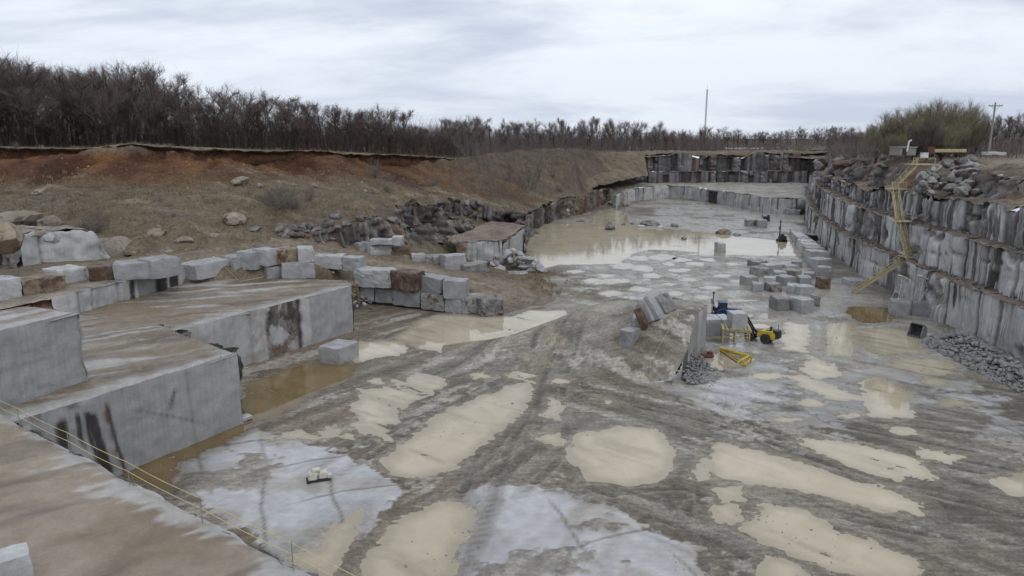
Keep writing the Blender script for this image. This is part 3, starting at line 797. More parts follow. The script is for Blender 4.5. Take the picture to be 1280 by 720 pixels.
    for key, (poly, mt, en) in PUD.items():
        w = [P(a, b)[:2] for a, b in poly]
        bx = [q[0] for q in w]; by = [q[1] for q in w]
        size = math.sqrt((max(bx) - min(bx)) * (max(by) - min(by)))
        ym = sum(by) / len(by)
        cell = max(.25, ym * .003, size / 110)
        v2, fc = march(lambda A_, B_: pud_field(key, A_, B_)[0] + .42, (min(bx) - 3, max(bx) + 3, min(by) - 3, max(by) + 3), cell)
        if len(v2) == 0: continue
        dpv = np.clip(pud_field(key, v2[:, 0], v2[:, 1])[0] / 1.1, 0, 1)
        v3 = np.column_stack([v2, np.full(len(v2), ZW + .003 * (sum(map(ord, key)) % 9))])
        tag(link('puddle', mesh('puddle', v3, fc, {'deep': dpv}, True), M[mt]), kind='structure')
build_floor()
# ------------------------------------------------------------------ quarried faces
def wall_strip(name, path, z0, z1, seed, step=.3, zstep=.4, slab=(1.2, 3.6), depth=.35, crack=.55, lean=0., rough=.08, mat='face', dark=.25, rust=.12, broken=.1, niche=.12, top=None, kind='structure', stainf=None, parent=None, endz=None, tvar=.22, wide=0., drop=0., gap=0., chip=.3):
    """vertical face of jointed slabs along a plan path, pit on the left of the direction of travel"""
    rg = random.Random(seed)
    p, s = resample(path, step); n = len(p)
    tn = np.gradient(p[:, :2], axis=0); tn /= np.hypot(tn[:, 0], tn[:, 1])[:, None]
    for _ in range(3): tn[1:-1] = (tn[:-2] + tn[1:-1] * 2 + tn[2:]) / 4
    nr = np.stack([-tn[:, 1], tn[:, 0]], 1); nr /= np.hypot(nr[:, 0], nr[:, 1])[:, None]
    Z0 = np.broadcast_to(z0(s) if callable(z0) else z0, s.shape).astype(float); Z1 = np.broadcast_to(z1(s) if callable(z1) else z1, s.shape).astype(float)
    hmax = float((Z1 - Z0).max()); nz = max(3, int(hmax / zstep) + 1)
    tz = np.linspace(0, 1, nz)
    off = np.zeros((nz, n)); st = np.zeros((nz, n, 3)); tone = np.ones((nz, n)); drp = np.zeros(n)
    a = 0.
    while a < s[-1]:
        w = rg.uniform(*slab) * (1.7 if rg.random() < .2 else 1); broad = False
        if wide and rg.random() < wide: w = rg.uniform(2.6, 6.5); broad = True
        m = (s >= a) & (s < a + w)
        dp = rg.uniform(-depth, depth)
        tilt = rg.uniform(-.05, .05)
        tone[:, m] = rg.uniform(1 - tvar, 1 + tvar * .6)
        off[:, m] += dp + tilt * (s[m] - a - w / 2)[None]
        if broad:
            tone[:, m] = rg.uniform(1.05, 1.25); a += w; e = np.argmin(np.abs(s - a))
            if 0 < e < n - 1: off[:, e] -= crack * .8; st[:, e, 0] = .9
            if rg.random() < .5: st[:, m, 0] = np.maximum(st[:, m, 0], sstep(rg.uniform(.1, .5), 0, tz)[:, None] * (vnoise(s[m] * 1.4, s[m] * 0, seed + int(a)) > .1)[None] * .9)
            continue
        if gap and rg.random() < gap:
            w = rg.uniform(.2, .5) * rg.choice([1, 1, 1, 2.2]) * (1.5 if step > .3 else 1); m = (s >= a) & (s < a + w); g0 = rg.choice([0., 0., 0., .25, .5]); g1 = rg.choice([1., 1., 1.1, .7])
            bz = ((tz >= g0) & (tz <= g1))[:, None] & m[None]
            off[bz] -= rg.uniform(.5, 1.1); st[bz, 0] = rg.uniform(.75, 1.); a += w; continue  # open gap: recess shade painted black in the colour
        if drop and rg.random() < .3: drp[m] = rg.uniform(.1, drop)
        if rg.random() < niche:
            lo, hi = sorted((rg.uniform(-.2, 1), rg.uniform(.0, 1.2)))
            if rg.random() < .6: lo = -.1
            band = ((tz >= lo) & (tz <= hi))[:, None] & m[None]
            off[band] -= rg.uniform(.5, 1.3); st[band, 0] = np.maximum(st[band, 0], rg.choice([.5, .9, 1.])); st[band, 2] = rg.uniform(.2, .9)  # niche: shade of the hollow painted in, over broken rock
        if rg.random() < dark:
            st[:, m, 0] = np.maximum(st[:, m, 0], rg.uniform(.35, 1.) * (sstep(1.1, rg.uniform(0, .7), tz)[:, None] if rg.random() < .5 else 1))
        if rg.random() < rust: st[:, m, 1] = rg.uniform(.4, 1.)
        if rg.random() < broken:
            st[:, m, 2] = np.maximum(st[:, m, 2], rg.uniform(.5, 1.)); off[:, m] += (fbm(np.broadcast_to(s[m] * 1.1, (nz, m.sum())), np.broadcast_to((tz * hmax)[:, None] * 1.1, (nz, m.sum())), seed + 5) * .5)
        e = np.argmin(np.abs(s - (a + w)))
        if 0 < e < n - 1 and rg.random() < .75:
            k0 = rg.choice([0, 0, 0, .3]); bandz = tz >= k0
            off[bandz, e] -= crack * rg.uniform(.5, 1.3); st[bandz, e, 0] = rg.uniform(.5, 1.)
        a += w
    zz = Z0[None] + (Z1 - Z0 - drp)[None] * tz[:, None]
    S2 = np.broadcast_to(s, zz.shape)
    off = off + fbm(S2 * .5, zz * .5, seed + 1, 4) * rough * 2 + fbm(S2 * 1.9, zz * 1.9, seed + 2, 3) * rough
    off = off + lean * (1 - tz[:, None])
    if wide:
        off = off + (fbm(S2 * .09, S2 * 0, seed + 11, 3) * .9 + fbm(S2 * .3, zz * .25, seed + 12, 3) * .18)
        st[..., 0] = np.maximum(st[..., 0], sstep(.28, .5, fbm(S2 * .5, zz * .10, seed + 13, 4) + .18 * fbm(S2 * 2.2, zz * .2, seed + 14, 3)) * .85)
        st[..., 2] = np.maximum(st[..., 2], sstep(.38, .55, fbm(S2 * .16, zz * .3, seed + 15, 4)) * .8)
        off = off - sstep(.38, .55, fbm(S2 * .16, zz * .3, seed + 15, 4)) * (.35 + .35 * fbm(S2 * 1.2, zz * 1.2, seed + 16, 3))
        jt = np.exp(-((zz - Z0[None] - (Z1 - Z0)[None] * (.45 + .3 * vnoise(S2 * .05, S2 * 0, seed + 17)) - .2 * fbm(S2 * .4, S2 * 0, seed + 18)) / .12) ** 2) * sstep(-.1, .2, vnoise(S2 * .09, S2 * 0, seed + 19))
        off = off - jt * .25; st[..., 0] = np.maximum(st[..., 0], jt * .7)
    # chipped upper arris
    off[-1] -= np.abs(fbm(s * 1.3, s * 0, seed + 3)) * chip
    zz = zz.copy(); zz[-1] -= np.abs(fbm(s * .8, s * 0, seed + 4)) * chip
    if stainf is not None: st = stainf(S2, zz, st)
    X = p[:, 0][None] + nr[:, 0][None] * off; Y = p[:, 1][None] + nr[:, 1][None] * off
    v = np.stack([X, Y, zz], -1).reshape(-1, 3)
    f = grid_faces(nz, n)[:, ::1]
    me = mesh(name, v, f, {'stain': st.reshape(-1, 3), 'tonev': tone.reshape(-1)}, False)
    uvl = me.uv_layers.new(name='UVMap')
    uvv = np.stack([S2, zz], -1).reshape(-1, 2) + np.array([seed * 13.7 % 91, 0])
    li = np.empty(len(me.loops), np.int32); me.loops.foreach_get('vertex_index', li)
    uvl.data.foreach_set('uv', uvv[li].astype(np.float32).ravel())
    o = link(name, me, M[mat], parent)
    if kind and parent is None: tag(o, kind=kind)
    return o, p, nr, s, Z1

def shift(path, d):
    p = np.array(path, float)
    tn = np.gradient(p[:, :2], axis=0); tn /= np.hypot(tn[:, 0], tn[:, 1])[:, None]
    q = p.copy(); q[:, 0] += tn[:, 1] * d; q[:, 1] -= tn[:, 0] * d
    return q

def ledge(name, path, o0, o1, z, seed, col_=(.17, .14, .11), zr=.15, cols=9, kind='structure', z2=None, mat='ground', step=.5):
    """flat top behind a face, from offset o0 to o1 away from the pit"""
    p, s = resample(path, step); n = len(p)
    tn = np.gradient(p[:, :2], axis=0); tn /= np.hypot(tn[:, 0], tn[:, 1])[:, None]
    nr = np.stack([tn[:, 1], -tn[:, 0]], 1)
    rows = []
    Z = np.broadcast_to(z(s) if callable(z) else z, s.shape)
    for k in range(cols):
        t = k / (cols - 1); o = o0 + (o1 - o0) * t
        x = p[:, 0] + nr[:, 0] * o; y = p[:, 1] + nr[:, 1] * o
        h = fbm(x * .5, y * .5, seed) * zr + fbm(x * 1.7, y * 1.7, seed + 1) * zr * .5
        if z2 is not None: h = h + (z2 - Z) * sstep(.0, 1, t)
        rows.append(np.column_stack([x, y, Z + h - (.12 if k == 0 else 0)]))
    v = np.vstack(rows); f = grid_faces(cols, n)
    c = np.array(col_) * (1 + .4 * fbm(v[:, 0] * .4, v[:, 1] * .4, seed + 2)[:, None])
    c = np.clip(c, .02, .6)
    return tag(link(name, mesh(name, v, f, {'tone': c, 'wet': np.full(len(v), .3)}, True), M[mat]), kind=kind)

W0 = smooth_path([(50.5, 22), (51, 55), (51.4, 70), (52.3, 82), (55.3, 101), (57.3, 116), (62.5, 140), (71, 167), (80.5, 194), (89, 213), (99, 240), (112, 268), (121, 283)], 2)
WEXT = np.vstack([W0, [(128, 296), (140, 330)]])
wall_strip('quarry_wall', W0, -.3, 5.5, 11, niche=.12, dark=.36, rust=.06, depth=.2, broken=.05, slab=(.25, 1.1), rough=.05, step=.16, crack=.45, wide=.3, drop=.25, tvar=.2, gap=.17, chip=.14)
ledge('wall_ledge', W0, -.1, 2.6, 5.45, 12, (.15, .11, .08), .25)
W1 = shift(W0, 1.9)
wall_strip('quarry_wall', W1, 5.3, 10.3, 14, niche=.12, dark=.3, rust=.07, depth=.22, broken=.08, slab=(.3, 1.4), rough=.05, step=.16, crack=.45, wide=.28, drop=.3, tvar=.2, gap=.17, chip=.14)
ledge('wall_ledge', W1, -.1, 3., 10.2, 14, (.15, .115, .085), .3)
W2 = shift(W0, 4.2)
wall_strip('quarry_wall', W2, 10.0, lambda s: 15.0 - 1.6 * sstep(78, 100, s) + .7 * vnoise(s * .12, s * 0, 3), 15, niche=.2, dark=.3, rust=.15, depth=.5, broken=.3, rough=.12, slab=(.4, 2.), step=.2, wide=.14, drop=1., tvar=.3, gap=.25)
ledge('east_plateau', shift(WEXT, 4.2), -.2, 13., lambda s: 14.8 - 1.6 * sstep(78, 100, s) + .7 * vnoise(s * .12, s * 0, 3), 16, (.155, .125, .095), .5, 22, z2=18.2, mat='hill')
ledge('east_plateau', shift(WEXT, 4.2), 12.8, 120., 18.15, 17, (.17, .145, .105), .5, 30, z2=19.4, mat='hill', step=2.)
# stepped rough rock along the far half of the right wall
wall_strip('rock_slope', shift(W0, 7.5)[14:], 12.5, lambda s: 17.2 + .9 * vnoise(s * .1, s * 0, 8), 18, lean=2.2, rough=.5, mat='face_rough', broken=.6, dark=.3, rust=.5, niche=.3, depth=.7)

# far end: two dark tiers, then the pale lower step in front
FC = smooth_path([(121, 283), (104, 281), (84, 282.5), (62, 280), (45, 281.5)], 2)
wall_strip('far_wall', FC, 3., 9.4, 21, step=.45, slab=(1., 3.), depth=.9, mat='face_far', niche=.3, dark=.35, rust=.05, broken=.2, gap=.4)
ledge('far_ledge', FC, -.2, 2.4, 9.35, 22, (.14, .11, .085), .3)
wall_strip('far_wall', shift(FC, 1.8), 9.2, lambda s: 15.4 + 1.3 * vnoise(s * .13, s * 0, 5), 23, step=.45, slab=(1., 3.2), depth=1., mat='face_far', niche=.3, dark=.35, rust=.08, broken=.25, gap=.4, drop=1.)
ledge('far_ledge', shift(FC, 1.8), -.4, 14, lambda s: 15.4 + 1.3 * vnoise(s * .13, s * 0, 5), 24, (.14, .11, .085), .4, z2=16.9, mat='hill')
FLP = [P(1010, 267.5), P(1004, 268), P(960, 267), P(940, 262.5), P(920, 259), P(903, 256), P(884, 253.5), P(867, 249.5), P(850, 248), P(833, 247.5), P(806, 250), P(782, 253.5), P(770, 262)]
wall_strip('quarry_step', FLP, -.2, 4.7, 25, step=.35, slab=(2.5, 7.), depth=.35, mat='face', dark=.12, niche=.1, rust=.02, broken=.02)
def fill_floor(name, poly, z, seed, col_, cell=.6, zr=.12, mat='ground', en=.4, wet=.25, zf=None, kind='structure', slabk=0., drag=None):
    fld = lambda a, b: sdf_poly(a, b, poly) + fbm(a * .5, b * .5, seed, 3) * en
    bx = [q[0] for q in poly]; by = [q[1] for q in poly]
    v2, fc = march(fld, (min(bx) - 1, max(bx) + 1, min(by) - 1, max(by) + 1), cell)
    x, y = v2[:, 0], v2[:, 1]
    zz = (zf(x, y) if zf else z) - .14 * sstep(.45, .0, sdf_poly(x, y, poly)) + fbm(x * .4, y * .4, seed + 1) * zr + fbm(x * 1.6, y * 1.6, seed + 2) * zr * .4
    c = col_(x, y) if callable(col_) else np.array(col_) * (1 + .3 * fbm(x * .35, y * .35, seed + 3, 4)[:, None] + .22 * fbm(x * 1.5, y * .6, seed + 4, 3)[:, None])
    return tag(link(name, mesh(name, np.column_stack([x, y, zz]), fc, {'tone': np.clip(c, .02, .6), 'slab': slabk(x, y) if callable(slabk) else np.full(len(x), slabk), 'drag': drag(x, y) if drag else np.zeros((len(x), 3)), 'wet': wet(x, y) if callable(wet) else np.full(len(x), wet)}, True), M[mat]), kind=kind)
fill_floor('ramp', [(26.5, 219), (33, 220.5), (39.3, 245), (47, 262), (47, 284), (29, 284), (26, 240)], 0, 27, (.15, .125, .10), .8, .25, zf=lambda x, y: np.interp(y, [218, 224, 262, 284], [-.2, .3, 5.6, 6.4]))
fill_floor('far_corner', [(108, 284), (122, 276), (150, 285), (160, 330), (110, 320)], 0, 28, (.15, .125, .10), 1., .3, 'hill', zf=lambda x, y: np.interp(y, [276, 290, 320], [14.2, 15.6, 16.8]))
wall_strip('rock_slope', [(165, 288), (140, 290), (112, 289)], 0., 17.6, 29, step=.6, zstep=1., mat='face_rough', broken=.6, rough=.4, lean=.5)
fill_floor('bank', [(22, 232), (34, 246), (50, 262), (52, 283), (22, 285)], 0, 30, (.13, .105, .075), .8, .35, 'hill', zf=lambda x, y: np.clip(5.0 + (y - 244 - (x - 38) * .75) * .42, 3., 16.4))
fill_floor('far_bench', [(q[0], q[1]) for q in FLP[:-1]] + [(44, 254), (45, 283), (84, 284), (122, 285), (96, 228), (90, 214)], 4.75, 26, (.24, .225, .20), 1., .35)

# left pit wall beyond the pond, and the broken wall near the road
LWP = smooth_path([(34, 237), (27, 222), (18.5, 204), (12, 193), (6, 175), (3, 150), (2, 134)], 2)
wall_strip('pond_wall', LWP, -.3, lambda s: 5.6 - .4 * s / 100 + .8 * vnoise(s * .1, s * 0, 6), 31, niche=.25, dark=.25, rust=.35, broken=.4, rough=.25, depth=.6, mat='face_rough')
wall_strip('broken_wall', [(2.4, 135.5), (-.5, 126.5), (-1.6, 122)], -.4, lambda s: 5.2 - .12 * s, 33, slab=(3, 6), niche=0, dark=.0, rust=0, broken=0, depth=.12, mat='face_clean', crack=.2)
wall_strip('broken_wall', [(-1.7, 122.2), (-9.5, 119.5)], .2, lambda s: 4.6 + .05 * s, 35, slab=(4, 8), niche=0, dark=.0, rust=.6, broken=.15, depth=.2, mat='face', crack=.2, rough=.15)
fill_floor('broken_wall_top', [(2.6, 136), (-.4, 126.5), (-1.8, 122), (-10, 119), (-12, 126), (-4, 139)], 4.6, 36, (.15, .115, .09), .5, .3, zf=lambda x, y: np.maximum(4.7, 4.7 + (y - 128) * .12))

# fractured ledges of dark rock above the road (left)
L1 = [hill_hit(px, py) for px, py in ((590, 284), (560, 290), (520, 297), (480, 303), (440, 303), (400, 300), (370, 299), (352, 293))]
L1 = np.array([(a, b) for a, b, c in L1])
wall_strip('rock_ledge', L1, lambda s: hill_z(*[np.interp(s, resample(L1, .3)[1], resample(L1, .3)[0][:, k]) for k in (0, 1)]) - .8, lambda s: hill_z(*[np.interp(s, resample(L1, .3)[1], resample(L1, .3)[0][:, k]) for k in (0, 1)]) + 2.8 + 1.1 * vnoise(s * .25, s * 0, 2) - 1.8 * sstep(s.max() - 10, s.max(), s) - 1.2 * sstep(6, 0, s),
           41, lean=1.6, slab=(.4, 1.3), rough=.28, depth=1.2, niche=.6, dark=.35, rust=.35, broken=.9, mat='face_rough', zstep=.4)
L2 = np.array([hill_hit(px, py)[:2] for px, py in ((655, 290), (640, 284), (615, 280), (585, 268), (560, 270), (530, 278), (500, 283))])
wall_strip('rock_ledge', L2, lambda s: hill_z(*[np.interp(s, resample(L2, .3)[1], resample(L2, .3)[0][:, k]) for k in (0, 1)]) - .8, lambda s: hill_z(*[np.interp(s, resample(L2, .3)[1], resample(L2, .3)[0][:, k]) for k in (0, 1)]) + 3.4 + .9 * vnoise(s * .25, s * 0, 2),
           43, lean=.6, slab=(.4, 1.4), rough=.25, depth=.9, niche=.5, dark=.5, rust=.3, broken=.7, mat='face_rough', zstep=.4)

# ------------------------------------------------------------------ left benches
def along(a, b, d):
    """point d metres beyond b on the line a-b"""
    v = np.array(b[:2]) - np.array(a[:2]); v /= np.hypot(*v)
    return tuple(np.array(b[:2]) + v * d)
clay = np.array([.185, .145, .105]); stone = np.array([.33, .325, .32]); claydk = np.array([.095, .072, .052]); olive = np.array([.15, .115, .06])
def bench_col(seed, rotang, k_stone=.45, edge=None):
    def f(x, y):
        u = x * math.cos(rotang) + y * math.sin(rotang); v = -x * math.sin(rotang) + y * math.cos(rotang)
        c = np.broadcast_to(clay, (len(x), 3)).copy()
        def lp(k, q):
            nonlocal c
            c = c + (q - c) * np.clip(k, 0, 1)[:, None]
        lp(sstep(.05, .5, fbm(u * .12, v * .7, seed, 5)), stone); lp(sstep(.1, .55, fbm(u * .1 + 4, v * .8, seed + 1, 5)) * .8, claydk)
        lp(sstep(.3, .7, fbm(x * .15, y * .15, seed + 2)) * .5, olive)
        if edge is not None:
            d = line_ds(x, y, edge)[0] + fbm(x * .7, y * .7, seed + 3) * .8
            lp(sstep(2.2, .3, d) * k_stone * 1.6, stone)
        return c
    return f

# bench A: the big pale face by the water
A1 = P(305, 530); A0 = P(165, 588)
dirA = np.array(A0[:2]) - np.array(A1[:2]); dirA /= np.hypot(*dirA)
A_end = tuple(np.array(A1[:2]) + dirA * 30)
cornS = float(np.hypot(*(np.array(P(150, 595)[:2]) - np.array(A1[:2]))))
def stainA(S, z, st):
    d = S - cornS
    st = st * .0
    k = sstep(.1, .4, d)
    dq = d + .018 * (5.9 - z) ** 2 + .12 * vnoise(z * .9, S * .4, 70)
    bars = np.zeros(S.shape)
    for b0, b1, zb in ((.12, .3, 0.), (.95, 1.75, .0), (2.0, 2.3, 3.2), (2.9, 3.6, 2.6), (4.3, 5.3, .2), (5.9, 6.6, 2.2), (7.2, 9.0, .0), (10, 12, 1.)):
        bars = np.maximum(bars, sstep(b0 - .12, b0 + .08, dq) * sstep(b1 + .12, b1 - .08, dq) * sstep(zb - .5, zb + .5, z + .5 * vnoise(S * 3, z * 0, 72)))
    st[..., 0] = bars * sstep(5.1, 4.8, z + .35 * vnoise(S * 2.5, z * 0, 73))
    st[..., 1] = np.exp(-((dq - .35) / .22) ** 2) * sstep(5.4, 4.6, z)
    st[..., 2] = sstep(5.35, 5.6, z) * sstep(-2, .5, d) * sstep(.0, .3, fbm(S * .8, z, 74)) * .7
    crk = np.exp(-((S - 4.2 - .06 * z) / .10) ** 2) * .35 + np.exp(-((z - (2.2 + .55 * (S - 5))) / .07) ** 2) * sstep(3, 4, S) * sstep(9, 8, S) * .6 + np.exp(-(((S - 5.6) - .35 * (4.3 - z)) / .14) ** 2) * sstep(3.2, 3.5, z) * sstep(4.8, 4.4, z)
    st[..., 0] = np.maximum(st[..., 0], crk * .8)
    return st
wall_strip('granite_bench', [A1[:2], tuple(np.array(A1[:2]) + dirA * 3.), tuple(np.array(A1[:2]) + dirA * cornS), A_end], -.4, 5.9, 51, step=.16, zstep=.25, slab=(5, 9), depth=.06, niche=0, dark=0, rust=0, broken=0, rough=.05, crack=.06, mat='face_clean', stainf=stainA, chip=.05)
A_back = P(200, 405, 5.9); Aw = np.array(A1[:2])
A2 = P(262, 428, 5.9)
def stain_brk(S, z, st):
    st = st * 0
    st[..., 2] = .55 + .45 * fbm(S * .8, z * .8, 77); st[..., 0] = sstep(.1, .5, fbm(S * .6, z * .9, 78)) * .8; st[..., 1] = sstep(2.5, 0, z) * .6
    return np.clip(st, 0, 1)
wall_strip('granite_bench', [A_back[:2], (A_back[0] * .4 + A2[0] * .6, A_back[1] * .4 + A2[1] * .6 + .6), A2[:2], (A1[0] - .3, A1[1] + .35), (A1[0] + .05, A1[1])], -.4, 5.9, 53, step=.2, zstep=.3, slab=(.8, 2), depth=.5, rough=.35, mat='face_rough', stainf=stain_brk)
fill_floor('bench_top', [A1[:2], A2[:2], A_back[:2], P(110, 393, 5.9)[:2], (-50, 66), (-52, 30), (A_end[0] - .5, A_end[1])], 5.9, 54, bench_col(55, .62, .6, [A1[:2], A_end]), .3, .10, en=.12, wet=.6, slabk=.5)

# block B: the large block standing on bench A
B0 = P(110, 476, 5.9); B1 = P(0, 512, 5.9)
dirB = np.array(B1[:2]) - np.array(B0[:2]); dirB /= np.hypot(*dirB)
B_end = tuple(np.array(B0[:2]) + dirB * 24)
nb = np.array([dirB[1], -dirB[0]])                     # into the rock
if nb[0] > 0: nb = -nb
B_back = tuple(np.array(B0[:2]) + nb * 5.5 - dirB * -.0)
def stainB(S, z, st):
    st = st * 0
    st[..., 0] = (sstep(.35, .6, fbm(S * .5, z * 2.2, 91)) * .22)
    return st
wall_strip('granite_bench', [B_back, tuple(np.array(B_back) * .5 + np.array(B0[:2]) * .5), B0[:2]], 5.7, 10.7, 57, step=.2, zstep=.3, depth=.1, niche=0, dark=.1, rust=0, broken=.1, rough=.15, mat='face')
wall_strip('granite_bench', [B0[:2], tuple(np.array(B0[:2]) + dirB * 8), B_end], 5.7, 10.75, 58, step=.16, zstep=.25, slab=(6, 10), depth=.05, niche=0, dark=0, rust=0, broken=0, rough=.05, crack=.08, mat='face_clean', stainf=stainB, chip=.05)
fill_floor('bench_top', [B0[:2], B_back, tuple(np.array(B_back) + dirB * 24), B_end], 10.75, 59, bench_col(61, 1.0, .9, [B0[:2], B_end]), .25, .08, en=.12, wet=.6, slabk=.6)

# bench C behind
C1 = P(441, 414); C0 = P(301, 461)
dirC = np.array(C0[:2]) - np.array(C1[:2]); dirC /= np.hypot(*dirC)
C_end = tuple(np.array(C0[:2]) + dirC * 8)
LC = float(np.hypot(*(np.array(C0[:2]) - np.array(C1[:2]))))
def stainC(S, z, st):
    st = st * 0
    k = sstep(7.4, 8.0, S + .3 * fbm(z * 1.2, S, 95)) * sstep(12.8, 12.1, S + .3 * fbm(z * 1.2, S, 96))
    pale = sstep(.25, .4, fbm(S * .45 + 2, z * .4, 97))
    st[..., 2] = k * (1 - pale * .8); st[..., 0] = np.maximum(k * sstep(.15, .4, fbm(S * .8, z * .5, 98)) * .8, k * np.exp(-((S - 8.0 - .25 * (5 - z) * 0) / .25) ** 2))
    st[..., 1] = k * sstep(1.8, .6, z)
    st[..., 1] = np.maximum(st[..., 1], sstep(12.6, 12.8, S) * sstep(14.4, 14.0, S) * .35)
    return np.clip(st, 0, 1)
wall_strip('granite_bench', [C1[:2], tuple(np.array(C1[:2]) + dirC * 7), C0[:2], C_end], -.4, 5.4, 63, step=.18, zstep=.28, slab=(5, 8), depth=.06, niche=0, dark=0, rust=0, broken=0, rough=.06, crack=.1, mat='face_clean', stainf=stainC, chip=.05)
C2 = P(369, 347, 5.4); C2b = (C1[0] - .6, C1[1] + 3.)
wall_strip('granite_bench', [C2[:2], C2b, (C1[0], C1[1])], -.3, 5.4, 64, step=.25, depth=.2, mat='face', niche=.1)
fill_floor('bench_top', [C1[:2], C2b, C2[:2], P(300, 346, 5.4)[:2], P(222, 352, 5.4)[:2], (-46, 80), (-48, 62), (-41, 55), (C_end[0] - .3, C_end[1])], 5.4, 65, bench_col(66, .35, .5, [C1[:2], C_end]), .3, .12, en=.12, wet=.5, slabk=.4)

# lower wall under the block row D
D0 = P(91, 393, 5.4); D1 = P(224, 357, 5.4)
def stainD(S, z, st):
    st = st * 0
    for a, b in ((.9, 1.5), (3.1, 4.4), (4.9, 6.4), (9.5, 10.)):
        st[..., 0] = np.maximum(st[..., 0], sstep(a - .15, a + .1, S + .2 * fbm(z * 2, S, 33)) * sstep(b + .15, b - .1, S) * sstep(7.9, 7.2, z)); st[..., 1] = np.maximum(st[..., 1], st[..., 0] * .5)
    return st
dd = np.array(D0[:2]) - np.array(D1[:2]); dd /= np.hypot(*dd)
wall_strip('rock_step', [tuple(np.array(D1[:2]) - dd * 3), D1[:2], D0[:2], tuple(np.array(D0[:2]) + dd * 2)], 5.1, 7.55, 67, step=.2, zstep=.25, depth=.12, niche=0, dark=0, rust=0, broken=0, mat='face_clean', stainf=stainD, chip=.05)
D2 = tuple(np.array(D0[:2]) + dd * 2)
D3 = P(0, 392, 7.0)
wall_strip('rock_step', [D2, (D2[0] - 1.5, D2[1] - .6), D3[:2], (D3[0] - 14, D3[1] - 3)], 5.1, lambda s: 7.5 - .03 * s, 68, step=.25, zstep=.25, lean=.7, rough=.5, depth=.5, broken=.9, rust=.4, dark=.4, mat='face_rough')
fill_floor('bench_top', [tuple(np.array(D1[:2]) - dd * 3), D1[:2], D0[:2], D2, D3[:2], (D3[0] - 14, D3[1] - 3), (-62, 62), (-48, 82)], 7.5, 69, (.20, .17, .135), .4, .12, en=.1)

# near bench at the lower left
ZN = 6.9
E0 = P(0, 515, ZN); E1 = P(402, 722, ZN)
de = np.array(E1[:2]) - np.array(E0[:2]); de /= np.hypot(*de)
Ea = tuple(np.array(E0[:2]) - de * 14); Eb = tuple(np.array(E1[:2]) + de * 24)
def near_col(x, y):
    c = np.broadcast_to(np.array([.235, .185, .135]), (len(x), 3)).copy()
    def lp(k, q):
        nonlocal c
        c = c + (np.array(q) - c) * np.clip(k, 0, 1)[:, None]
    d = line_ds(x, y, [Ea, Eb])[0]; s = line_ds(x, y, [Ea, Eb])[2]
    u = x * .80 + y * .60; v = -x * .60 + y * .80
    lp(sstep(.1, .55, fbm(x * .16, y * .16, 101, 4)) * .6, (.14, .105, .06))
    lp(sstep(.15, .45, fbm(u * .16, v * .6, 102, 5)) * .7, (.105, .08, .058))
    lp(sstep(.1, .6, fbm(x * .14 + 3, y * .14, 103, 5)) * .6, (.32, .27, .205))
    e = d + fbm(x * .5, y * .5, 104, 4) * 1.3 + np.maximum(0, vnoise(u * .4, v * 3.2, 105)) * -1.1
    lp(sstep(.8, .1, e) * .9, (.36, .355, .345))
    return c
near_wet = .62
def near_wet(x, y):
    u = x * .80 + y * .60; v = -x * .60 + y * .80
    return np.clip(.75 + .9 * fbm(u * .15, v * .4, 107, 3), .2, 1.)
fill_floor('near_bench', [Ea, E0[:2], E1[:2], Eb, (-30, -4), (-60, 10), (-60, 50)], ZN, 106, near_col, .14, .05, en=.15, wet=near_wet, slabk=.75)
wall_strip('near_bench_face', [Ea, E0[:2], E1[:2], Eb], -.3, ZN - .02, 108, slab=(2, 5), depth=.1, mat='face')

# central wedge: ramped bench that ends in a sawn face towards the right floor
q_far = P(882, 431); q_near = P(867, 446); q_mid = (16.8, 64.6); q_low = P(839, 480.5)
TOPW = 4.8
WT = [(q_far[0], q_far[1], TOPW), (q_near[0] - .1, q_near[1] - .6, TOPW), (q_mid[0], q_mid[1], 2.7), (q_low[0], q_low[1], .12)]
def wz(x, y):
    r = np.interp(y, [60.5, 64.6, 69., 73.5], [.1, 2.5, TOPW, TOPW])
    dl = line_ds(x, y, [(0, 62.5), (-8, 66), (-9, 74), (-4, 77)])[0]
    dn = line_ds(x, y, [(13.4, 60.0), (8, 59.8), (0, 62.5)])[0]
    return r * sstep(0, 17., dl) * 1.0 * sstep(0, 4., dn + .8 * sstep(10, 14, x)) - .16 * sstep(2., 0, np.minimum(dl, dn))
WPOLY = [WT[0][:2], WT[1][:2], WT[2][:2], WT[3][:2], (13.4, 60.0), (8, 59.8), (0, 62.5), (-8, 66), (-9, 74), (-4, 77), (8, 77), (17, 77)]
def wedge_z(x, y):
    d = sdf_poly(x, y, WPOLY[4:] + [WT[0][:2], WT[1][:2], WT[2][:2], WT[3][:2]])
    return wz(x, y) - np.maximum(0, y - 75) * 2.4
def wedge_col(x, y): return floor_at('tone', x, y)
fill_floor('wedge_bench', WPOLY, 0, 120, wedge_col, .2, .06, en=.05, zf=wedge_z, wet=lambda x, y: floor_at('wet', x, y), slabk=lambda x, y: floor_at('slab', x, y), drag=lambda x, y: floor_at('drag', x, y))
ptsW = [(q_far[0] - 3.2, q_far[1] + 3.2), q_far[:2], q_near[:2], (18.1, 68.6), (16.8, 64.6), (15.6, 62.3), q_low[:2], (12.2, 60.9)]
pw, sw = resample([ptsW[k] for k in range(8)], .12)
def ztop(s):
    x = np.interp(s, sw, pw[:, 0]); y = np.interp(s, sw, pw[:, 1])
    return np.maximum(.05, np.interp(y, [60.5, 64.6, 69., 73.5], [.1, 2.5, TOPW, TOPW]) - .1)
def stainW(S, z, st):
    st = st * 0
    y = np.interp(S, sw, pw[:, 1]); k = sstep(68.8, 67.5, y)
    st[..., 0] = k * sstep(.0, .25, vnoise(S * 1.25, z * .02, 131)) * .75
    return st
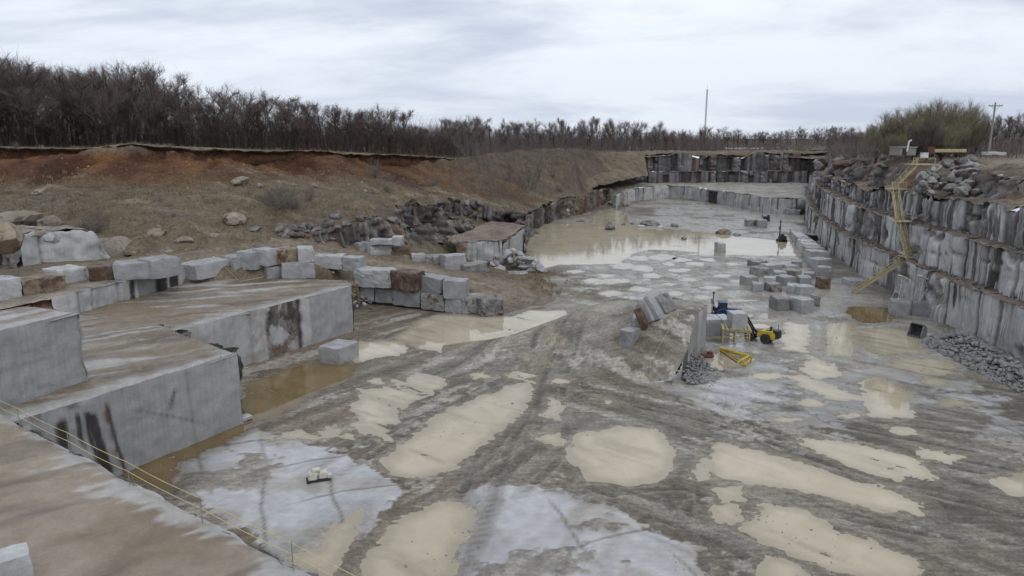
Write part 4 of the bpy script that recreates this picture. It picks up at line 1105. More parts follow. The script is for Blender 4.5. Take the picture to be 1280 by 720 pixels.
wall_strip('wedge_face', ptsW[::-1] if False else [tuple(q) for q in ptsW][::-1][::-1], -.3, lambda s: ztop(s), 123, step=.12, zstep=.3, slab=(.7, 1.1), depth=.10, crack=.25, niche=0, dark=0, rust=0, broken=0, rough=.03, mat='face_clean', stainf=stainW)

# ------------------------------------------------------------------ the country round the pit
def frame_ground():
    x0, x1, y0, y1 = -278, 200, -38, 428
    v = []; f = []
    xs = [-7000, -2000, -700, x0, x1, 700, 2000, 7000]; ys = [-7000, -1500, -300, y0, y1, 1000, 2500, 9000]
    for y in ys:
        for x in xs: v.append((x, y, 16.6))
    for j in range(7):
        for i in range(7):
            if j == 3 and i == 3: continue
            a = j * 8 + i; f.append((a, a + 1, a + 9, a + 8))
    c = np.tile(np.array([.08, .066, .05]), (64, 1))
    tag(link('ground', mesh('ground', v, [list(q) for q in f], {'tone': c, 'wet': np.zeros(64)}), M['hill']), kind='structure')
    # banks that close the pit behind and beside the viewpoint
    for a, b in (((-75, -40), (130, -40)), ((-75, 41), (-75, -40))):
        pass
frame_ground()
# ------------------------------------------------------------------ cut blocks
def block_mesh(L, D, H, seed, rough=.05, sub=None):
    """sawn/drilled stone block, origin at the middle of its base"""
    bm = bmesh.new()
    bmesh.ops.create_cube(bm, size=1.)
    n = sub or max(2, min(7, int(max(L, D, H) / .45)))
    bmesh.ops.subdivide_edges(bm, edges=list(bm.edges), cuts=n, use_grid_fill=True)
    rg = random.Random(seed); o = Vector((rg.uniform(0, 99), rg.uniform(0, 99), rg.uniform(0, 99)))
    lean = (rg.uniform(-.05, .05), rg.uniform(-.05, .05)); tp = rg.uniform(-.07, .07)
    for v in bm.verts:
        c = v.co.copy()
        edge = sum(1 for q in c if abs(abs(q) - .5) < 1e-4)
        p = Vector((c.x * L * (1 + tp * c.z), c.y * D * (1 + lean[0] * c.x), c.z * H * (1 + lean[1] * c.x)))
        q = p * .8 + o
        p += mnoise.noise_vector(q) * rough * 1.6 + mnoise.noise_vector(q * 3.1) * rough * .7
        if edge >= 2:
            ch = abs(mnoise.noise(q * 2.3)) * (.05 + rough) * (1.6 if edge == 3 else 1)
            p -= Vector((math.copysign(ch, c.x) if abs(c.x) > .49 else 0, math.copysign(ch, c.y) if abs(c.y) > .49 else 0, math.copysign(ch, c.z) if abs(c.z) > .49 else 0))
        p.z += H / 2
        v.co = p
    me = bpy.data.meshes.new('granite_block'); bm.to_mesh(me); bm.free()
    return me

nblk = 0
def blk(name, pl, pr, ytop, z, depth, mat, label, cat='stone block', group=None, rough=.05, hit=False, H=None, tilt=(0, 0), lift=0.):
    """block measured from the photo: its front base edge runs from pl to pr on height z, its top at row ytop"""
    global nblk; nblk += 1
    if hit:
        a = Vector(hill_hit(*pl)); b = Vector(hill_hit(*pr)); z = (a.z + b.z) / 2 - .12
        if abs(a.y - b.y) > 5: b = Vector(P(*pr, z)); a = Vector(P(*pl, z))
    else:
        a = Vector(P(pl[0], pl[1], z)); b = Vector(P(pr[0], pr[1], z))
    L = (b - a).xy.length
    ym = (a.y + b.y) / 2
    yrow = ytop + 0.
    h = H or max(.4, z_at(yrow, ym) - z)
    d = (b - a); ang = math.atan2(d.y, d.x)
    nrm = Vector((-math.sin(ang), math.cos(ang), 0))
    mid = (a + b) / 2
    c = mid + nrm * depth / 2
    o = link(name, block_mesh(L, depth, h, nblk * 13 + 1, rough), M[mat])
    o.location = (c.x, c.y, z - .04 + lift); o.rotation_euler = (tilt[0], tilt[1], ang)
    return tag(o, label, cat, group)

GD = 'cut blocks lined up behind the left benches'
for a in [
 ((-12, 378), (29, 371), 349, 7.45, 2.6, 'granite_pale', 'pale block with a clean top at the far left end of the back row'),
 ((30, 370), (84, 362), 347, 7.45, 2.6, 'granite_brown', 'long low brown and yellow stained slab block above the broken rock step'),
 ((78, 356), (110, 350), 335, 7.5, 3., 'granite_pale', 'white topped square block just left of the dark rusty block'),
 ((111, 352), (143, 350), 333, 7.5, 2.8, 'granite_rust', 'dark rust black block between two pale blocks in the back row'),
 ((143, 351), (190, 348), 329, 7.5, 3., 'granite', 'long pale grey block right of the dark rusty block'),
 ((191, 349), (228, 343), 323, 7.5, 3., 'granite', 'pale grey block at the right end of the row above the stained lower wall')]:
    blk('granite_block', *a[:-1], a[-1], group=GD, rough=.05)
blk('granite_block', (246, 351), (292, 341), 327, 5.9, 3.2, 'granite_pale', 'grey block set askew with a bright white top at the gap in the back row', rough=.03)
for a in [
 ((293, 342), (316, 338), 320, 6.0, 2.6, 'granite', 'pale block just right of the white topped askew block'),
 ((316, 338), (335, 334), 314, 6.4, 2.6, 'granite', 'taller pale block second right of the white topped askew block'),
 ((335, 333), (351, 330), 311, 6.9, 2.6, 'granite_pale', 'narrow pale upright block next to the brown faced block'),
 ((351, 330), (374, 327), 311, 7.1, 2.6, 'granite_brown', 'brown faced block on top of the row behind the middle bench'),
 ((373, 328), (393, 327), 310, 7.2, 2.6, 'granite_pale', 'pale square block on top of the tall block at the bench corner'),
 ((353, 350), (394, 347), 328, 5.2, 2.8, 'granite', 'tall pale block that carries the square block at the bench corner'),
 ((334, 349), (353, 347), 333, 5.3, 2.4, 'granite', 'low pale block under the brown faced block')]:
    blk('granite_block', *a[:-1], a[-1], group=GD)
GE = 'blocks of the two course retaining wall beside the dirt road'
for a in [
 ((394, 371), (446, 371), 355, 1.6, 2.8, 'granite_brown', 'dark brown stained long block under the low pale blocks of the retaining wall', .12),
 ((392, 336), (428, 336), 320, 4.9, 2.6, 'granite_pale', 'low pale slab like block at the left end of the retaining wall top', .06),
 ((428, 338), (448, 339), 322, 4.7, 2.4, 'granite', 'small grey cube block beside the low pale slab on the retaining wall', .05),
 ((443, 376), (468, 377), 358, .6, 2.8, 'granite', 'first lower course block beside the heap of broken stone', .06),
 ((469, 378), (491, 379), 361, .5, 2.6, 'granite', 'small lower course block second from the heap of broken stone', .06),
 ((491, 381), (525, 384), 363, .4, 2.6, 'granite', 'broad lower course block under the dark fronted upper block', .07),
 ((526, 386), (554, 389), 368, .25, 2.6, 'granite_dark', 'lower course block under the joint of the two right upper blocks', .06),
 ((556, 390), (578, 392), 373, .1, 2.6, 'granite', 'lower course block right below the cube at the wall top', .06),
 ((578, 393), (609, 391), 371, .05, 2.4, 'granite_dark', 'brownish block second from the right end of the retaining wall', .08),
 ((604, 397), (630, 394), 374, .0, 2.4, 'boulder', 'rounded weathered block that ends the retaining wall at the puddle', .16),
 ((443, 358), (486, 361), 337, 2.75, 2.5, 'granite_pale', 'large bulging pale block in the upper course of the retaining wall', .12),
 ((487, 362), (518, 366), 340, 2.5, 2.5, 'granite_rust', 'upper course block with a dark rusty broken front', .12),
 ((518, 364), (551, 369), 346, 2.25, 2.4, 'granite', 'upper course block with a brown right end between the dark front and the cube', .07),
 ((554, 373), (582, 374), 351, 2.0, 2.4, 'granite', 'clean grey cube topmost at the right of the retaining wall', .03)]:
    blk('granite_block', *a[:6], a[6], group=GE, rough=a[7])
GR = 'blocks along the far edge of the dirt road'
for a in [
 ((449, 314), (465, 314), 303, 'granite', 'small grey block at the left end of the line beyond the road', .06),
 ((464, 319), (490, 319), 306, 'granite_pale', 'low pale block with a rounded top beyond the road', .1),
 ((490, 319), (513, 319), 308, 'granite_rust', 'dark rusty block at the edge of the line beyond the road', .12),
 ((515, 326), (532, 328), 318, 'granite', 'low thin block half sunk beside the road', .06),
 ((532, 329), (554, 331), 320, 'granite_dark', 'broken low block with rubble round it beside the road', .12),
 ((557, 336), (583, 338), 319, 'granite', 'squared grey block with a pale right edge beyond the road', .04),
 ((587, 341), (612, 342), 329, 'granite_dark', 'dull low grey block beside the broken stone heap', .06)]:
    blk('granite_block', a[0], a[1], a[2], 0, 2.2, a[3], a[4], group=GR, rough=a[5], hit=True)
blk('granite_block', (462, 306), (490, 306), 299, 6.5, 2., 'granite', 'flat block lying behind the low pale block beyond the road', group=GR)
blk('granite_block', (490, 307), (503, 307), 296, 6.2, 2., 'granite_pale', 'upright pale block standing behind the dark rusty block beyond the road', group=GR)

blk('granite_block', (425, 457), (449, 446), 431, .03, 2.6, 'granite_pale', 'single pale cut block on the brown wet floor in front of the middle bench', rough=.03)
blk('granite_block', (-14, 745), (44, 726), 700, ZN + .05, 1.1, 'granite_pale', 'white topped block cut off by the lower left corner of the picture', rough=.02)
o = blk('stone_slab', (270, 542), (316, 523), 0, .05, .9, 'granite_pale', 'thin pale slab lying at the foot of the big bench face', 'stone slab', H=.32, rough=.05)

# blocks on the wedge bench
def wz1(px, py):
    dx, dy, dz = ray(px, py); t = np.arange(45, 95, .1)
    g = CZ + dz * t - np.array([max(.0, float(wedge_z(np.array([dx * k]), np.array([dy * k]))[0])) if sdf_poly(np.array([dx * k]), np.array([dy * k]), WPOLY)[0] > 0 else 0. for k in t])
    k = np.nonzero(g <= 0)[0]
    return float(CZ + dz * t[k[0]]) if len(k) else 0.
GW = 'blocks standing on the central ramped bench'
for a in [
 ((774, 434), (788, 437), 413, 1.9, 'granite', 'grey rough block standing at the near left of the central bench', .06, (0, 0)),
 ((790, 412), (806, 413), 397, 1.9, 'granite_pale', 'white topped block behind the grey rough block on the central bench', .04, (0, 0)),
 ((802, 397), (815, 398), 383, 1.6, 'granite_pale', 'small white block behind the leaning slabs', .06, (0, 0))]:
    blk('granite_block', a[0], a[1], a[2], wz1(*a[0]) - .1, a[3], a[4], a[5], group=GW, rough=a[6], tilt=a[7])
for i, (px, py, ln, h, yaw, tl, mt, lab) in enumerate([
 (815, 409, 1.9, 2.2, 1.25, -.42, 'granite_rust', 'dark leaning slab at the near end of the leaning slabs on the bench'),
 (826, 400, 2.4, 2.5, 1.05, -.55, 'granite', 'broad grey slab leaning second in the row on the bench'),
 (835, 397, 2.6, 2.6, 1.0, -.6, 'granite_pale', 'pale edged slab leaning third in the row on the bench'),
 (845, 390, 2.4, 2.0, .9, -.7, 'granite_dark', 'dark slab leaning at the far end of the row on the bench')]):
    z = wz1(px, py); p = P(px, py, z)
    o = link('leaning_slab', block_mesh(ln, .7, h, 900 + i, .05), M[mt]); o.location = (p[0] - .5, p[1] + .4, z - .1)
    o.rotation_euler = (Matrix.Rotation(yaw, 3, 'Z') @ Matrix.Rotation(tl, 3, 'X')).to_euler()
    tag(o, lab, 'stone slab', GW)

# loose cluster near the right wall
GC = 'loose cluster of cut blocks before the right wall'
CL = [(933, 357, 15, 12), (941, 365, 13, 11), (949, 346, 15, 12), (954, 359, 16, 13), (961, 342, 17, 12), (967, 352, 16, 13), (963, 365, 15, 11), (980, 357, 15, 12), (983, 367, 15, 11), (983, 341, 15, 10),
      (987, 349, 16, 12), (999, 357, 16, 11), (1000, 369, 20, 12), (1004, 349, 13, 8), (947, 334, 14, 8), (989, 334, 14, 8), (971, 389, 16, 17), (1002, 391, 16, 18), (1012, 383, 13, 15)]
for i, (x, y, w, h) in enumerate(CL):
    lab = 'grey cut granite block in the loose cluster in front of the right wall'
    if i == 16: lab = 'dark fronted block standing alone before the loose cluster, left of the nearest pair'
    if i == 17: lab = 'large block nearest the viewer in the pair right of the lone dark fronted block'
    if i == 18: lab = 'block tucked behind the large nearest block at the right of the cluster'
    if i == 0: lab = 'dark block at the left edge of the loose cluster with a light chip on top'
    rz = [3, -2, 4, -4, 5, -3, 2, 6, -4, 3][i % 10] * .25
    blk('granite_block', (x, y + rz * .5), (x + w * .95, y - rz * .6), y - h * .92, 0, 2.0 + .3 * (i % 3), ['granite', 'granite', 'granite_dark', 'granite'][i % 4] if i != 16 else 'granite_dark', lab, group=GC, rough=.06)
GL = 'line of pale cut blocks along the foot of the right wall'
for i in range(8):
    t = i / 7.
    x = 994 + 24 * t + 3 * t * t; y = 297.5 + 33 * t ** 1.25
    blk('granite_block', (x - 4 - 5 * t, y + .3), (x + 6 + 9 * t, y + .6), y - 7 - 9 * t, 0, 4.6 - 1.4 * t, 'granite_pale' if i % 3 else 'granite', 'pale block in the straight line of blocks running beside the right wall', group=GL, rough=.05)
blk('granite_block', (1021, 337), (1040, 336), 324, 0, 2.6, 'granite_pale', 'white topped block between the straight line and the red fronted block', group=GL)
blk('granite_block', (1025, 347), (1041, 347), 334, 0, 2.4, 'granite', 'broken grey block just behind the red fronted block', group=GL, rough=.12)
blk('granite_block', (1026, 362), (1038, 362), 348, 0, 2.2, 'granite_rust', 'white topped block with a dark red front at the end of the line', rough=.05)
blk('stone_slab', (1063, 358), (1084, 358), 347, 0, 3., 'granite_pale', 'flat pale slab block behind the yellow stair foot', 'stone slab', H=.9)
b_l = blk('granite_block', (1112, 394), (1136, 396), 377, 0, 2.4, 'granite', 'grey block with a white frame on it, standing in shallow water by the wall', rough=.03)
b_r = blk('granite_block', (1139, 394), (1160, 396), 378, 0, 2.4, 'granite', 'grey block with a white frame on it, closest to the right wall', rough=.03)
# blocks round the stand
blk('granite_block', (882, 421), (901, 421), 399, 0, 2.6, 'granite', 'tall grey block half behind the end of the central bench', rough=.03)
blk('granite_block', (902, 421), (913, 421), 399, 0, 2.6, 'granite_pale', 'pale block behind the yellow stand', rough=.03)
# far blocks
GF = 'small blocks far out on the quarry floor'
for a in [((934, 283), (946, 283), 275, 'granite_dark', 'dark block left of the tall drill on the far floor'), ((948, 284), (959, 284), 275, 'granite', 'pale topped block at the foot of the tall drill on the far floor'),
          ((841, 284), (848, 284), 280, 'granite_dark', 'tiny dark block alone on the far floor beyond the pond'), ((897, 316), (907, 316), 304, 'granite_pale', 'white block standing in the white strip of water')]:
    blk('granite_block', a[0], a[1], a[2], 0, 2.6, a[3], a[4], group=GF)
blk('granite_block', (985, 268.5), (1000, 268.5), 262, 0, 3., 'granite_pale', 'pale broken block at the foot of the far step', rough=.2)

# ------------------------------------------------------------------ irregular rocks
def rock_mesh(seed, flat=.7, cuts=7, nz=.12, sub=3):
    rg = random.Random(seed); bm = bmesh.new()
    bmesh.ops.create_icosphere(bm, subdivisions=sub, radius=1.)
    for _ in range(cuts):
        n = Vector((rg.gauss(0, 1), rg.gauss(0, 1), rg.gauss(0, 1))).normalized(); d = rg.uniform(.45, .8)
        for v in bm.verts:
            k = v.co.dot(n) - d
            if k > 0: v.co -= n * k
    o = Vector((rg.uniform(0, 50),) * 3)
    for v in bm.verts:
        v.co += mnoise.noise_vector(v.co * 1.6 + o) * nz + mnoise.noise_vector(v.co * 4. + o) * nz * .35
        v.co.z *= flat
    zmin = min(v.co.z for v in bm.verts)
    for v in bm.verts: v.co.z -= zmin
    me = bpy.data.meshes.new('rock'); bm.to_mesh(me); bm.free()
    return me
ROCKS = [rock_mesh(s) for s in range(8)]
ANG = [rock_mesh(40 + s, .85, 11, .05, 2) for s in range(8)]
_rm = {}
def rock(name, px, py, w, mat, label, cat='boulder', group=None, z=None, flat=1., i=0, sink=.15, ang=False, xy=None, rz=None, hit=True):
    """w: width in photo pixels"""
    if xy is not None: p = xy
    elif z is None: p = hill_hit(px, py)
    else: p = P(px, py, z)
    dist = math.sqrt(p[0] ** 2 + p[1] ** 2 + (CZ - p[2]) ** 2)
    r = w * dist / F / 2 * 1.1
    k = (ang, i % 8, mat)
    if k not in _rm:
        _rm[k] = (ANG if ang else ROCKS)[i % 8].copy(); _rm[k].materials.append(M[mat])
    o = link(name, _rm[k], None)
    rg = random.Random(int(px * 7 + py * 3))
    o.location = (p[0], p[1], p[2] - r * sink); o.scale = (r, r * rg.uniform(.7, 1.1), r * flat)
    o.rotation_euler = (rg.uniform(-.15, .15), rg.uniform(-.15, .15), rg.uniform(0, 6.28) if rz is None else rz)
    return tag(o, label, cat, group)

# outcrop at the left edge
def outcrop():
    zb = lambda s: hill_z(np.interp(s, so, po[:, 0]), np.interp(s, so, po[:, 1])) - .6
    pts = [hill_hit(px, py)[:2] for px, py in ((142, 322), (128, 323), (100, 325), (60, 328), (28, 333))]
    po, so = resample(pts, .25)
    def st(S, z, s): s = s * 0; s[..., 2] = sstep(2.2, .8, S) * .5; return s
    wall_strip('outcrop_face', pts, zb, lambda s: zb(s) + 3.9 * sstep(0, 2.5, s) + .4, 141, step=.25, zstep=.3, lean=.5, rough=.14, slab=(2, 4), depth=.2, niche=0, dark=.1, rust=.0, broken=.05, mat='face_clean', stainf=st)
    pts2 = [pts[-1], hill_hit(14, 330)[:2], hill_hit(-20, 332)[:2], hill_hit(-80, 334)[:2]]
    po2, so2 = resample(pts2, .25)
    def st2(S, z, s):
        s = s * 0; s[..., 0] = sstep(.0, .3, vnoise(S * .5, z * .1, 5)) * .9; s[..., 1] = sstep(1., 2.5, z - 9) * .8; s[..., 2] = .5; return s
    wall_strip('outcrop_face', pts2, lambda s: 7.2 + s * 0, lambda s: 11.2 + s * 0, 143, step=.25, zstep=.3, lean=1., rough=.45, depth=.5, niche=.5, mat='face_rough', stainf=st2)
    a = pts[0]; b = pts[-1]
    fp = [pts[0]] + pts[1:] + pts2[1:]
    def oz(x, y):
        dd, _, ss = line_ds(x, y, fp)
        return hill_z(x, y) - .25 + 4.0 * sstep(0, 3., ss) * sstep(9, 2.5, dd)
    fill_floor('outcrop_top', fp + [(pts2[3][0], pts2[3][1] + 12), (pts[3][0], pts[3][1] + 11), (pts[1][0] + 1, pts[1][1] + 8)], 0, 145, (.20, .175, .145), .4, .25, 'hill', zf=oz, en=.1)
outcrop()
GO = 'pale boulders on the outcrop at the left edge'
for i, (x, y, w, mt, fl) in enumerate([(20, 277, 52, 'boulder_tan', .8), (62, 279, 34, 'boulder_tan', .8), (8, 285, 44, 'boulder_tan', .7), (40, 288, 30, 'boulder_tan', .7), (51, 285, 16, 'boulder_tan', .9), (75, 283, 18, 'boulder_tan', .8), (65, 294, 24, 'granite_pale', .8), (10, 303, 50, 'granite_brown', 1.1)]):
    rock('boulder', x, y + 4, w, mt, ['flat pale boulder topmost on the left outcrop', 'long pale boulder at the right shoulder of the left outcrop', 'broad pale boulder capping the yellow stained rock', 'pale boulder in the middle of the outcrop above the cut face', 'small round boulder under the topmost ones', 'small boulder at the right end of the outcrop top', 'grey boulder just above the cut outcrop face', 'yellow and brown stained bulging rock at the left edge'][i], group=GO, z=11.2, flat=fl * .85, i=i, sink=.35, ang=i % 2 == 0)
for i, (x, y, w, mt, lab) in enumerate([(229, 303, 25, 'boulder_tan', 'large tan boulder lying alone on the slope above the back row'), (196, 291, 24, 'boulder_tan', 'pale slab like boulder with a sharp edge on the left slope'), (198, 284, 14, 'boulder_tan', 'small tan boulder just above the sharp edged one'),
        (210, 313, 16, 'boulder_tan', 'low tan boulder between the big tan boulder and the road'), (295, 277, 34, 'boulder_tan', 'big pale rock capping the dark hollow in the slope'), (318, 288, 22, 'boulder', 'grey rock beside the dark hollow in the slope'), (270, 296, 18, 'boulder_tan', 'tan rock left of the dark hollow in the slope'),
        (52, 241, 26, 'boulder_tan', 'flat whitish rock exposed high on the grassy slope at the left'), (300, 229, 26, 'boulder_tan', 'pale flat rock at the foot of the red bank'), (325, 233, 18, 'boulder_tan', 'pale low rock right of the flat rock below the red bank'), (366, 231, 11, 'boulder_tan', 'left of two pale rocks side by side on the slope'), (391, 231, 14, 'boulder_tan', 'right of two pale rocks side by side on the slope'),
        (456, 240, 9, 'boulder_tan', 'small pale rock on the slope near the grey bush'), (150, 302, 26, 'boulder_tan', 'brown rock at the right end of the outcrop'), (162, 318, 18, 'granite_brown', 'thin brown slab stone in front of the outcrop end')]):
    rock('boulder', x, y, w, mt, lab, group='boulders scattered on the left slope', flat=.6, i=i + 3, sink=.4, ang=True)
# dark broken rocks in the fractured ledge
rg = random.Random(77)
for i in range(120):
    x = rg.uniform(352, 592); yb = np.interp(x, [352, 400, 480, 592], [296, 301, 304, 286]); yt = np.interp(x, [352, 400, 480, 560, 592], [289, 272, 268, 254, 256]); y = float(yt + rg.random() * (yb - yt))
    rock('broken_rock', x, y, rg.uniform(7, 19), rg.choice(['ledge_rock', 'ledge_rock', 'boulder', 'ledge_rock']), 'dark broken rock in the fractured ledge above the dirt road', group='broken rocks of the dark ledge above the road', i=i, flat=rg.uniform(.5, .95), sink=.25, ang=True, hit=True)
# heap by the pond
GH = 'broken pale stones heaped beside the pond'
rg = random.Random(9)
for i in range(30):
    t = rg.random(); x = 613 + 66 * rg.random(); k = 1 - abs((x - 640) / 42)
    h = max(0., rg.random() * 3.4 * max(k, 0))
    p = P(x, 342 - rg.uniform(0, 9), .1)
    rock('broken_stone', x, 330 + i, rg.uniform(10, 19), rg.choice(['granite_pale', 'granite', 'granite', 'granite_dark']), 'pale angular broken stone in the heap between road and pond', 'broken stone', GH, xy=(p[0], p[1] + h * .9, p[2] + h), i=i, ang=True, sink=.2, flat=rg.uniform(.6, 1))
blk('stone_slab', (638, 346), (661, 345), 0, .2, 2.6, 'granite_pale', 'thin white slab lying flat in front of the stone heap', 'stone slab', H=.5)
rock('broken_stone', 643, 308, 15, 'granite_pale', 'white topped stone perched topmost on the heap by the pond', 'broken stone', GH, xy=(P(643, 318, 3.)[0], P(643, 318, 3.)[1], 3.1), ang=True, i=3, flat=.7)
rg = random.Random(19)
for i in range(16):
    x = 448 + rg.uniform(-4, 16); y = 392 - rg.uniform(0, 14)
    p = P(x, y, .1)
    rock('broken_stone', x, y, rg.uniform(3, 8), rg.choice(['granite_pale', 'granite', 'granite_brown']), 'small broken stone in the heap at the corner of the middle bench', 'broken stone', 'small stones heaped at the bench corner', xy=(p[0], p[1], p[2] + max(0, 1.2 - abs(x - 453) * .1)), i=i, ang=True)
# stones by the far water
for i, (x, y, w, mt, lab) in enumerate([(764, 287, 15, 'boulder', 'dark cone of rock standing in the pond'), (779, 281, 8, 'boulder', 'first low grey rock right of the dark rock in the pond'), (790, 280, 8, 'boulder', 'second low grey rock right of the dark rock in the pond'), (801, 284, 10, 'granite_pale', 'pale low rock on the pond edge'),
        (812, 281, 22, 'boulder', 'long dark rock on the pond edge'), (825, 285, 11, 'granite_pale', 'white flat rock at the right end of the rocks by the pond'), (855, 299, 10, 'boulder', 'small brown rock on the near side of the far floor'), (905, 292, 22, 'granite_brown', 'long brown heap of earth on the far floor'), (920, 294, 10, 'boulder', 'dark lump at the right end of the brown heap')]):
    rock('pond_rock', x, y, w, mt, lab, group='rocks about the pond', z=0, i=i, flat=.55 if i else 1.1, sink=.2)
GQ = 'grey rocks fallen at the foot of the pond wall'
rg = random.Random(3)
for i in range(9):
    x = 690 + 30 * rg.random(); y = 272 - 4 * rg.random()
    rock('fallen_rock', x, y, rg.uniform(7, 14), rg.choice(['granite', 'boulder', 'granite_pale']), 'blue grey rock in the fallen pile at the foot of the pond wall', group=GQ, xy=(P(x, y)[0], P(x, y)[1], rg.uniform(0, 1.6)), i=i, ang=True)
for i, (x, y, w) in enumerate([(672, 274, 24), (683, 277, 16), (665, 291, 22), (725, 277, 10), (650, 272, 18), (660, 268, 16)]):
    rock('fallen_rock', x, y, w, 'boulder', 'brownish low rock along the near shore of the upper pond', group='rocks along the shore of the upper pond', z=0, i=i, flat=.45)
rg = random.Random(6)
for i in range(7):
    x = 762 + 26 * rg.random(); y = 262 - 8 * rg.random()
    rock('fallen_rock', x, y, rg.uniform(6, 11), 'boulder_tan', 'tan rock in the small pile beside the far step', group='tan rocks beside the far step', z=rg.uniform(0, 1.), i=i, ang=True)
# big boulders on top of the right wall
GT = 'big grey boulders heaped on top of the right wall'
rg = random.Random(12)
for i in range(64):
    x = 1150 + 118 * rg.random(); k = 1 - abs((x - 1205) / 62)
    y = 242 - rg.random() * (16 + 34 * max(0, k))
    t = rg.uniform(86, 96) + (242 - y) * .45
    p = PT(x, y, t)
    rock('wall_top_boulder', x, y, rg.uniform(9, 22), rg.choice(['boulder', 'granite_dark', 'granite_dark', 'boulder', 'boulder']), 'grey angular boulder in the heap on top of the right wall', group=GT, xy=(p[0], p[1], p[2]), i=i, ang=True, flat=rg.uniform(.7, 1.), sink=.5)
rg = random.Random(14)
for i in range(22):
    x = rg.uniform(1022, 1128); y = 198 + rg.random() * 38 - (x - 1022) * .06; t = 118 + (1128 - x) * .55 + (236 - y) * .3
    p = PT(x, y, t)
    rock('slope_rock', x, y, rg.uniform(8, 22), rg.choice(['boulder', 'granite_dark', 'granite_rust']), 'brown grey rock on the broken upper slope left of the stair top', group='rocks on the broken upper slope of the right wall', xy=p, i=i, ang=i % 2, flat=.8, sink=.5)

# ------------------------------------------------------------------ uncountable: rubble and gravel
def rubble(name, pts, mat, seed, label=None):
    """many little angular stones as one mass; pts: (x,y,z,r)"""
    rg = random.Random(seed); V = []; Fc = []
    base = []
    for s in range(6):
        bm = bmesh.new(); bmesh.ops.create_icosphere(bm, subdivisions=1, radius=1.)
        r2 = random.Random(seed * 7 + s)
        for _ in range(5):
            n = Vector((r2.gauss(0, 1), r2.gauss(0, 1), r2.gauss(0, 1))).normalized(); d = r2.uniform(.35, .75)
            for v in bm.verts:
                k = v.co.dot(n) - d
                if k > 0: v.co -= n * k
        bm.verts.ensure_lookup_table()
        base.append((np.array([v.co[:] for v in bm.verts]), np.array([[v.index for v in f.verts] for f in bm.faces]))); bm.free()
    nb_ = 0
    for x, y, z, r in pts:
        bv, bf = rg.choice(base)
        a = rg.uniform(0, 6.28); ca, sa = math.cos(a), math.sin(a)
        sc = np.array([rg.uniform(.7, 1.3), rg.uniform(.7, 1.2), rg.uniform(.5, .95)]) * r
        q = bv * sc; q = np.column_stack([q[:, 0] * ca - q[:, 1] * sa, q[:, 0] * sa + q[:, 1] * ca, q[:, 2]])
        V.append(q + (x, y, z)); Fc.append(bf + nb_); nb_ += len(q)
    return tag(link(name, mesh(name, np.vstack(V), np.vstack(Fc)), M[mat]), label, None, None, 'stuff')
rg = random.Random(1)
pile = []
PO = [P(1160, 428), P(1190, 414), P(1215, 420), P(1300, 470), P(1340, 520), P(1280, 492), P(1215, 462), P(1175, 440)]
pp = [q[:2] for q in PO]; bx = [q[0] for q in pp]; by = [q[1] for q in pp]
while len(pile) < 2600:
    x, y = rg.uniform(min(bx), 53), rg.uniform(min(by), max(by) + 1)
    d = float(sdf_poly(np.array([x]), np.array([y]), pp)[0])
    if d < rg.uniform(-.6, .3): continue
    z = min(2.6, max(0, d) * .55) * .9
    pile.append((x, y, rg.uniform(max(0, z - .5), z + .15), rg.uniform(.12, .42) * (1.5 if rg.random() < .08 else 1)))
rubble('rubble_pile', pile, 'rubble', 3, 'grey heap of small blasted rubble against the right wall')
pile = []
for _ in range(700):
    t = rg.random() ** 1.3; x = P(870, 475)[0] + rg.uniform(-1.2, 3.6) * (1 - t * .5); y = 61.5 + 7 * t + rg.uniform(-1, 1)
    fx = np.interp(y, [60.9, 64.6, 69.4, 73.7], [14.5, 16.8, 18.6, 21.1])
    d = x - fx
    if d < 0 or d > 3.8: continue
    pile.append((x, y, max(0, .8 - d * .26) * rg.uniform(.5, 1), rg.uniform(.08, .26)))
rubble('rubble_pile', pile, 'rubble', 4, 'dark rubble fallen at the foot of the central bench face')
grv = []
for _ in range(9500):
    y = 27 + 95 * rg.random() ** 1.6; x = rg.uniform(-.62, .68) * y
    if fbm(np.array([x * .09]), np.array([y * .09]), 201)[0] < rg.uniform(-.2, .9): continue
    grv.append((x, y, .04, rg.uniform(.025, .085) * (2. if rg.random() < .03 else 1)))
rubble('gravel', grv, 'rubble', 5)
hx = np.array([rg.uniform(-110, 30) for _ in range(5200)]); hy = np.array([rg.uniform(76, 200) for _ in range(5200)])
hz = hill_z(hx, hy); hd = sdf_poly(hx, hy, HILLPOLY); hl = sdf_poly(hx, hy, PLATPOLY); hr = road_d(hx, hy); hn = fbm(hx * .08, hy * .08, 205)
rubble('hillside_stones', [(x, y, z, rg.uniform(.06, .26) * (1.8 if rg.random() < .06 else 1)) for x, y, z, d, l, r_, n in zip(hx, hy, hz, hd, hl, hr, hn) if d > .5 and l < -5 and r_ > 3.5 and n > rg.uniform(-.5, .6)], 'boulder_tan', 6)
# dry grass on the left slope and round its rim
def grass(name, pts, mat, seed, hh=(.25, .7)):
    rg = random.Random(seed); V = []; Fq = []
    for x, y, z in pts:
        for k in range(6):
            a = rg.uniform(0, 6.28); h_ = rg.uniform(*hh); w_ = rg.uniform(.03, .07); l_ = rg.uniform(.1, .5) * h_
            ox, oy = rg.gauss(0, .16), rg.gauss(0, .16); ca, sa = math.cos(a), math.sin(a); b0 = len(V)
            V += [(x + ox - sa * w_, y + oy + ca * w_, z - .05), (x + ox + sa * w_, y + oy - ca * w_, z - .05), (x + ox + ca * l_, y + oy + sa * l_, z + h_)]
            Fq.append((b0, b0 + 1, b0 + 2))
    return tag(link(name, mesh(name, np.array(V), np.array(Fq)), M[mat]), kind='stuff')
rgx = np.random.RandomState(8)
gx_, gy_ = rgx.uniform(-125, 45, 26000), rgx.uniform(76, 270, 26000)
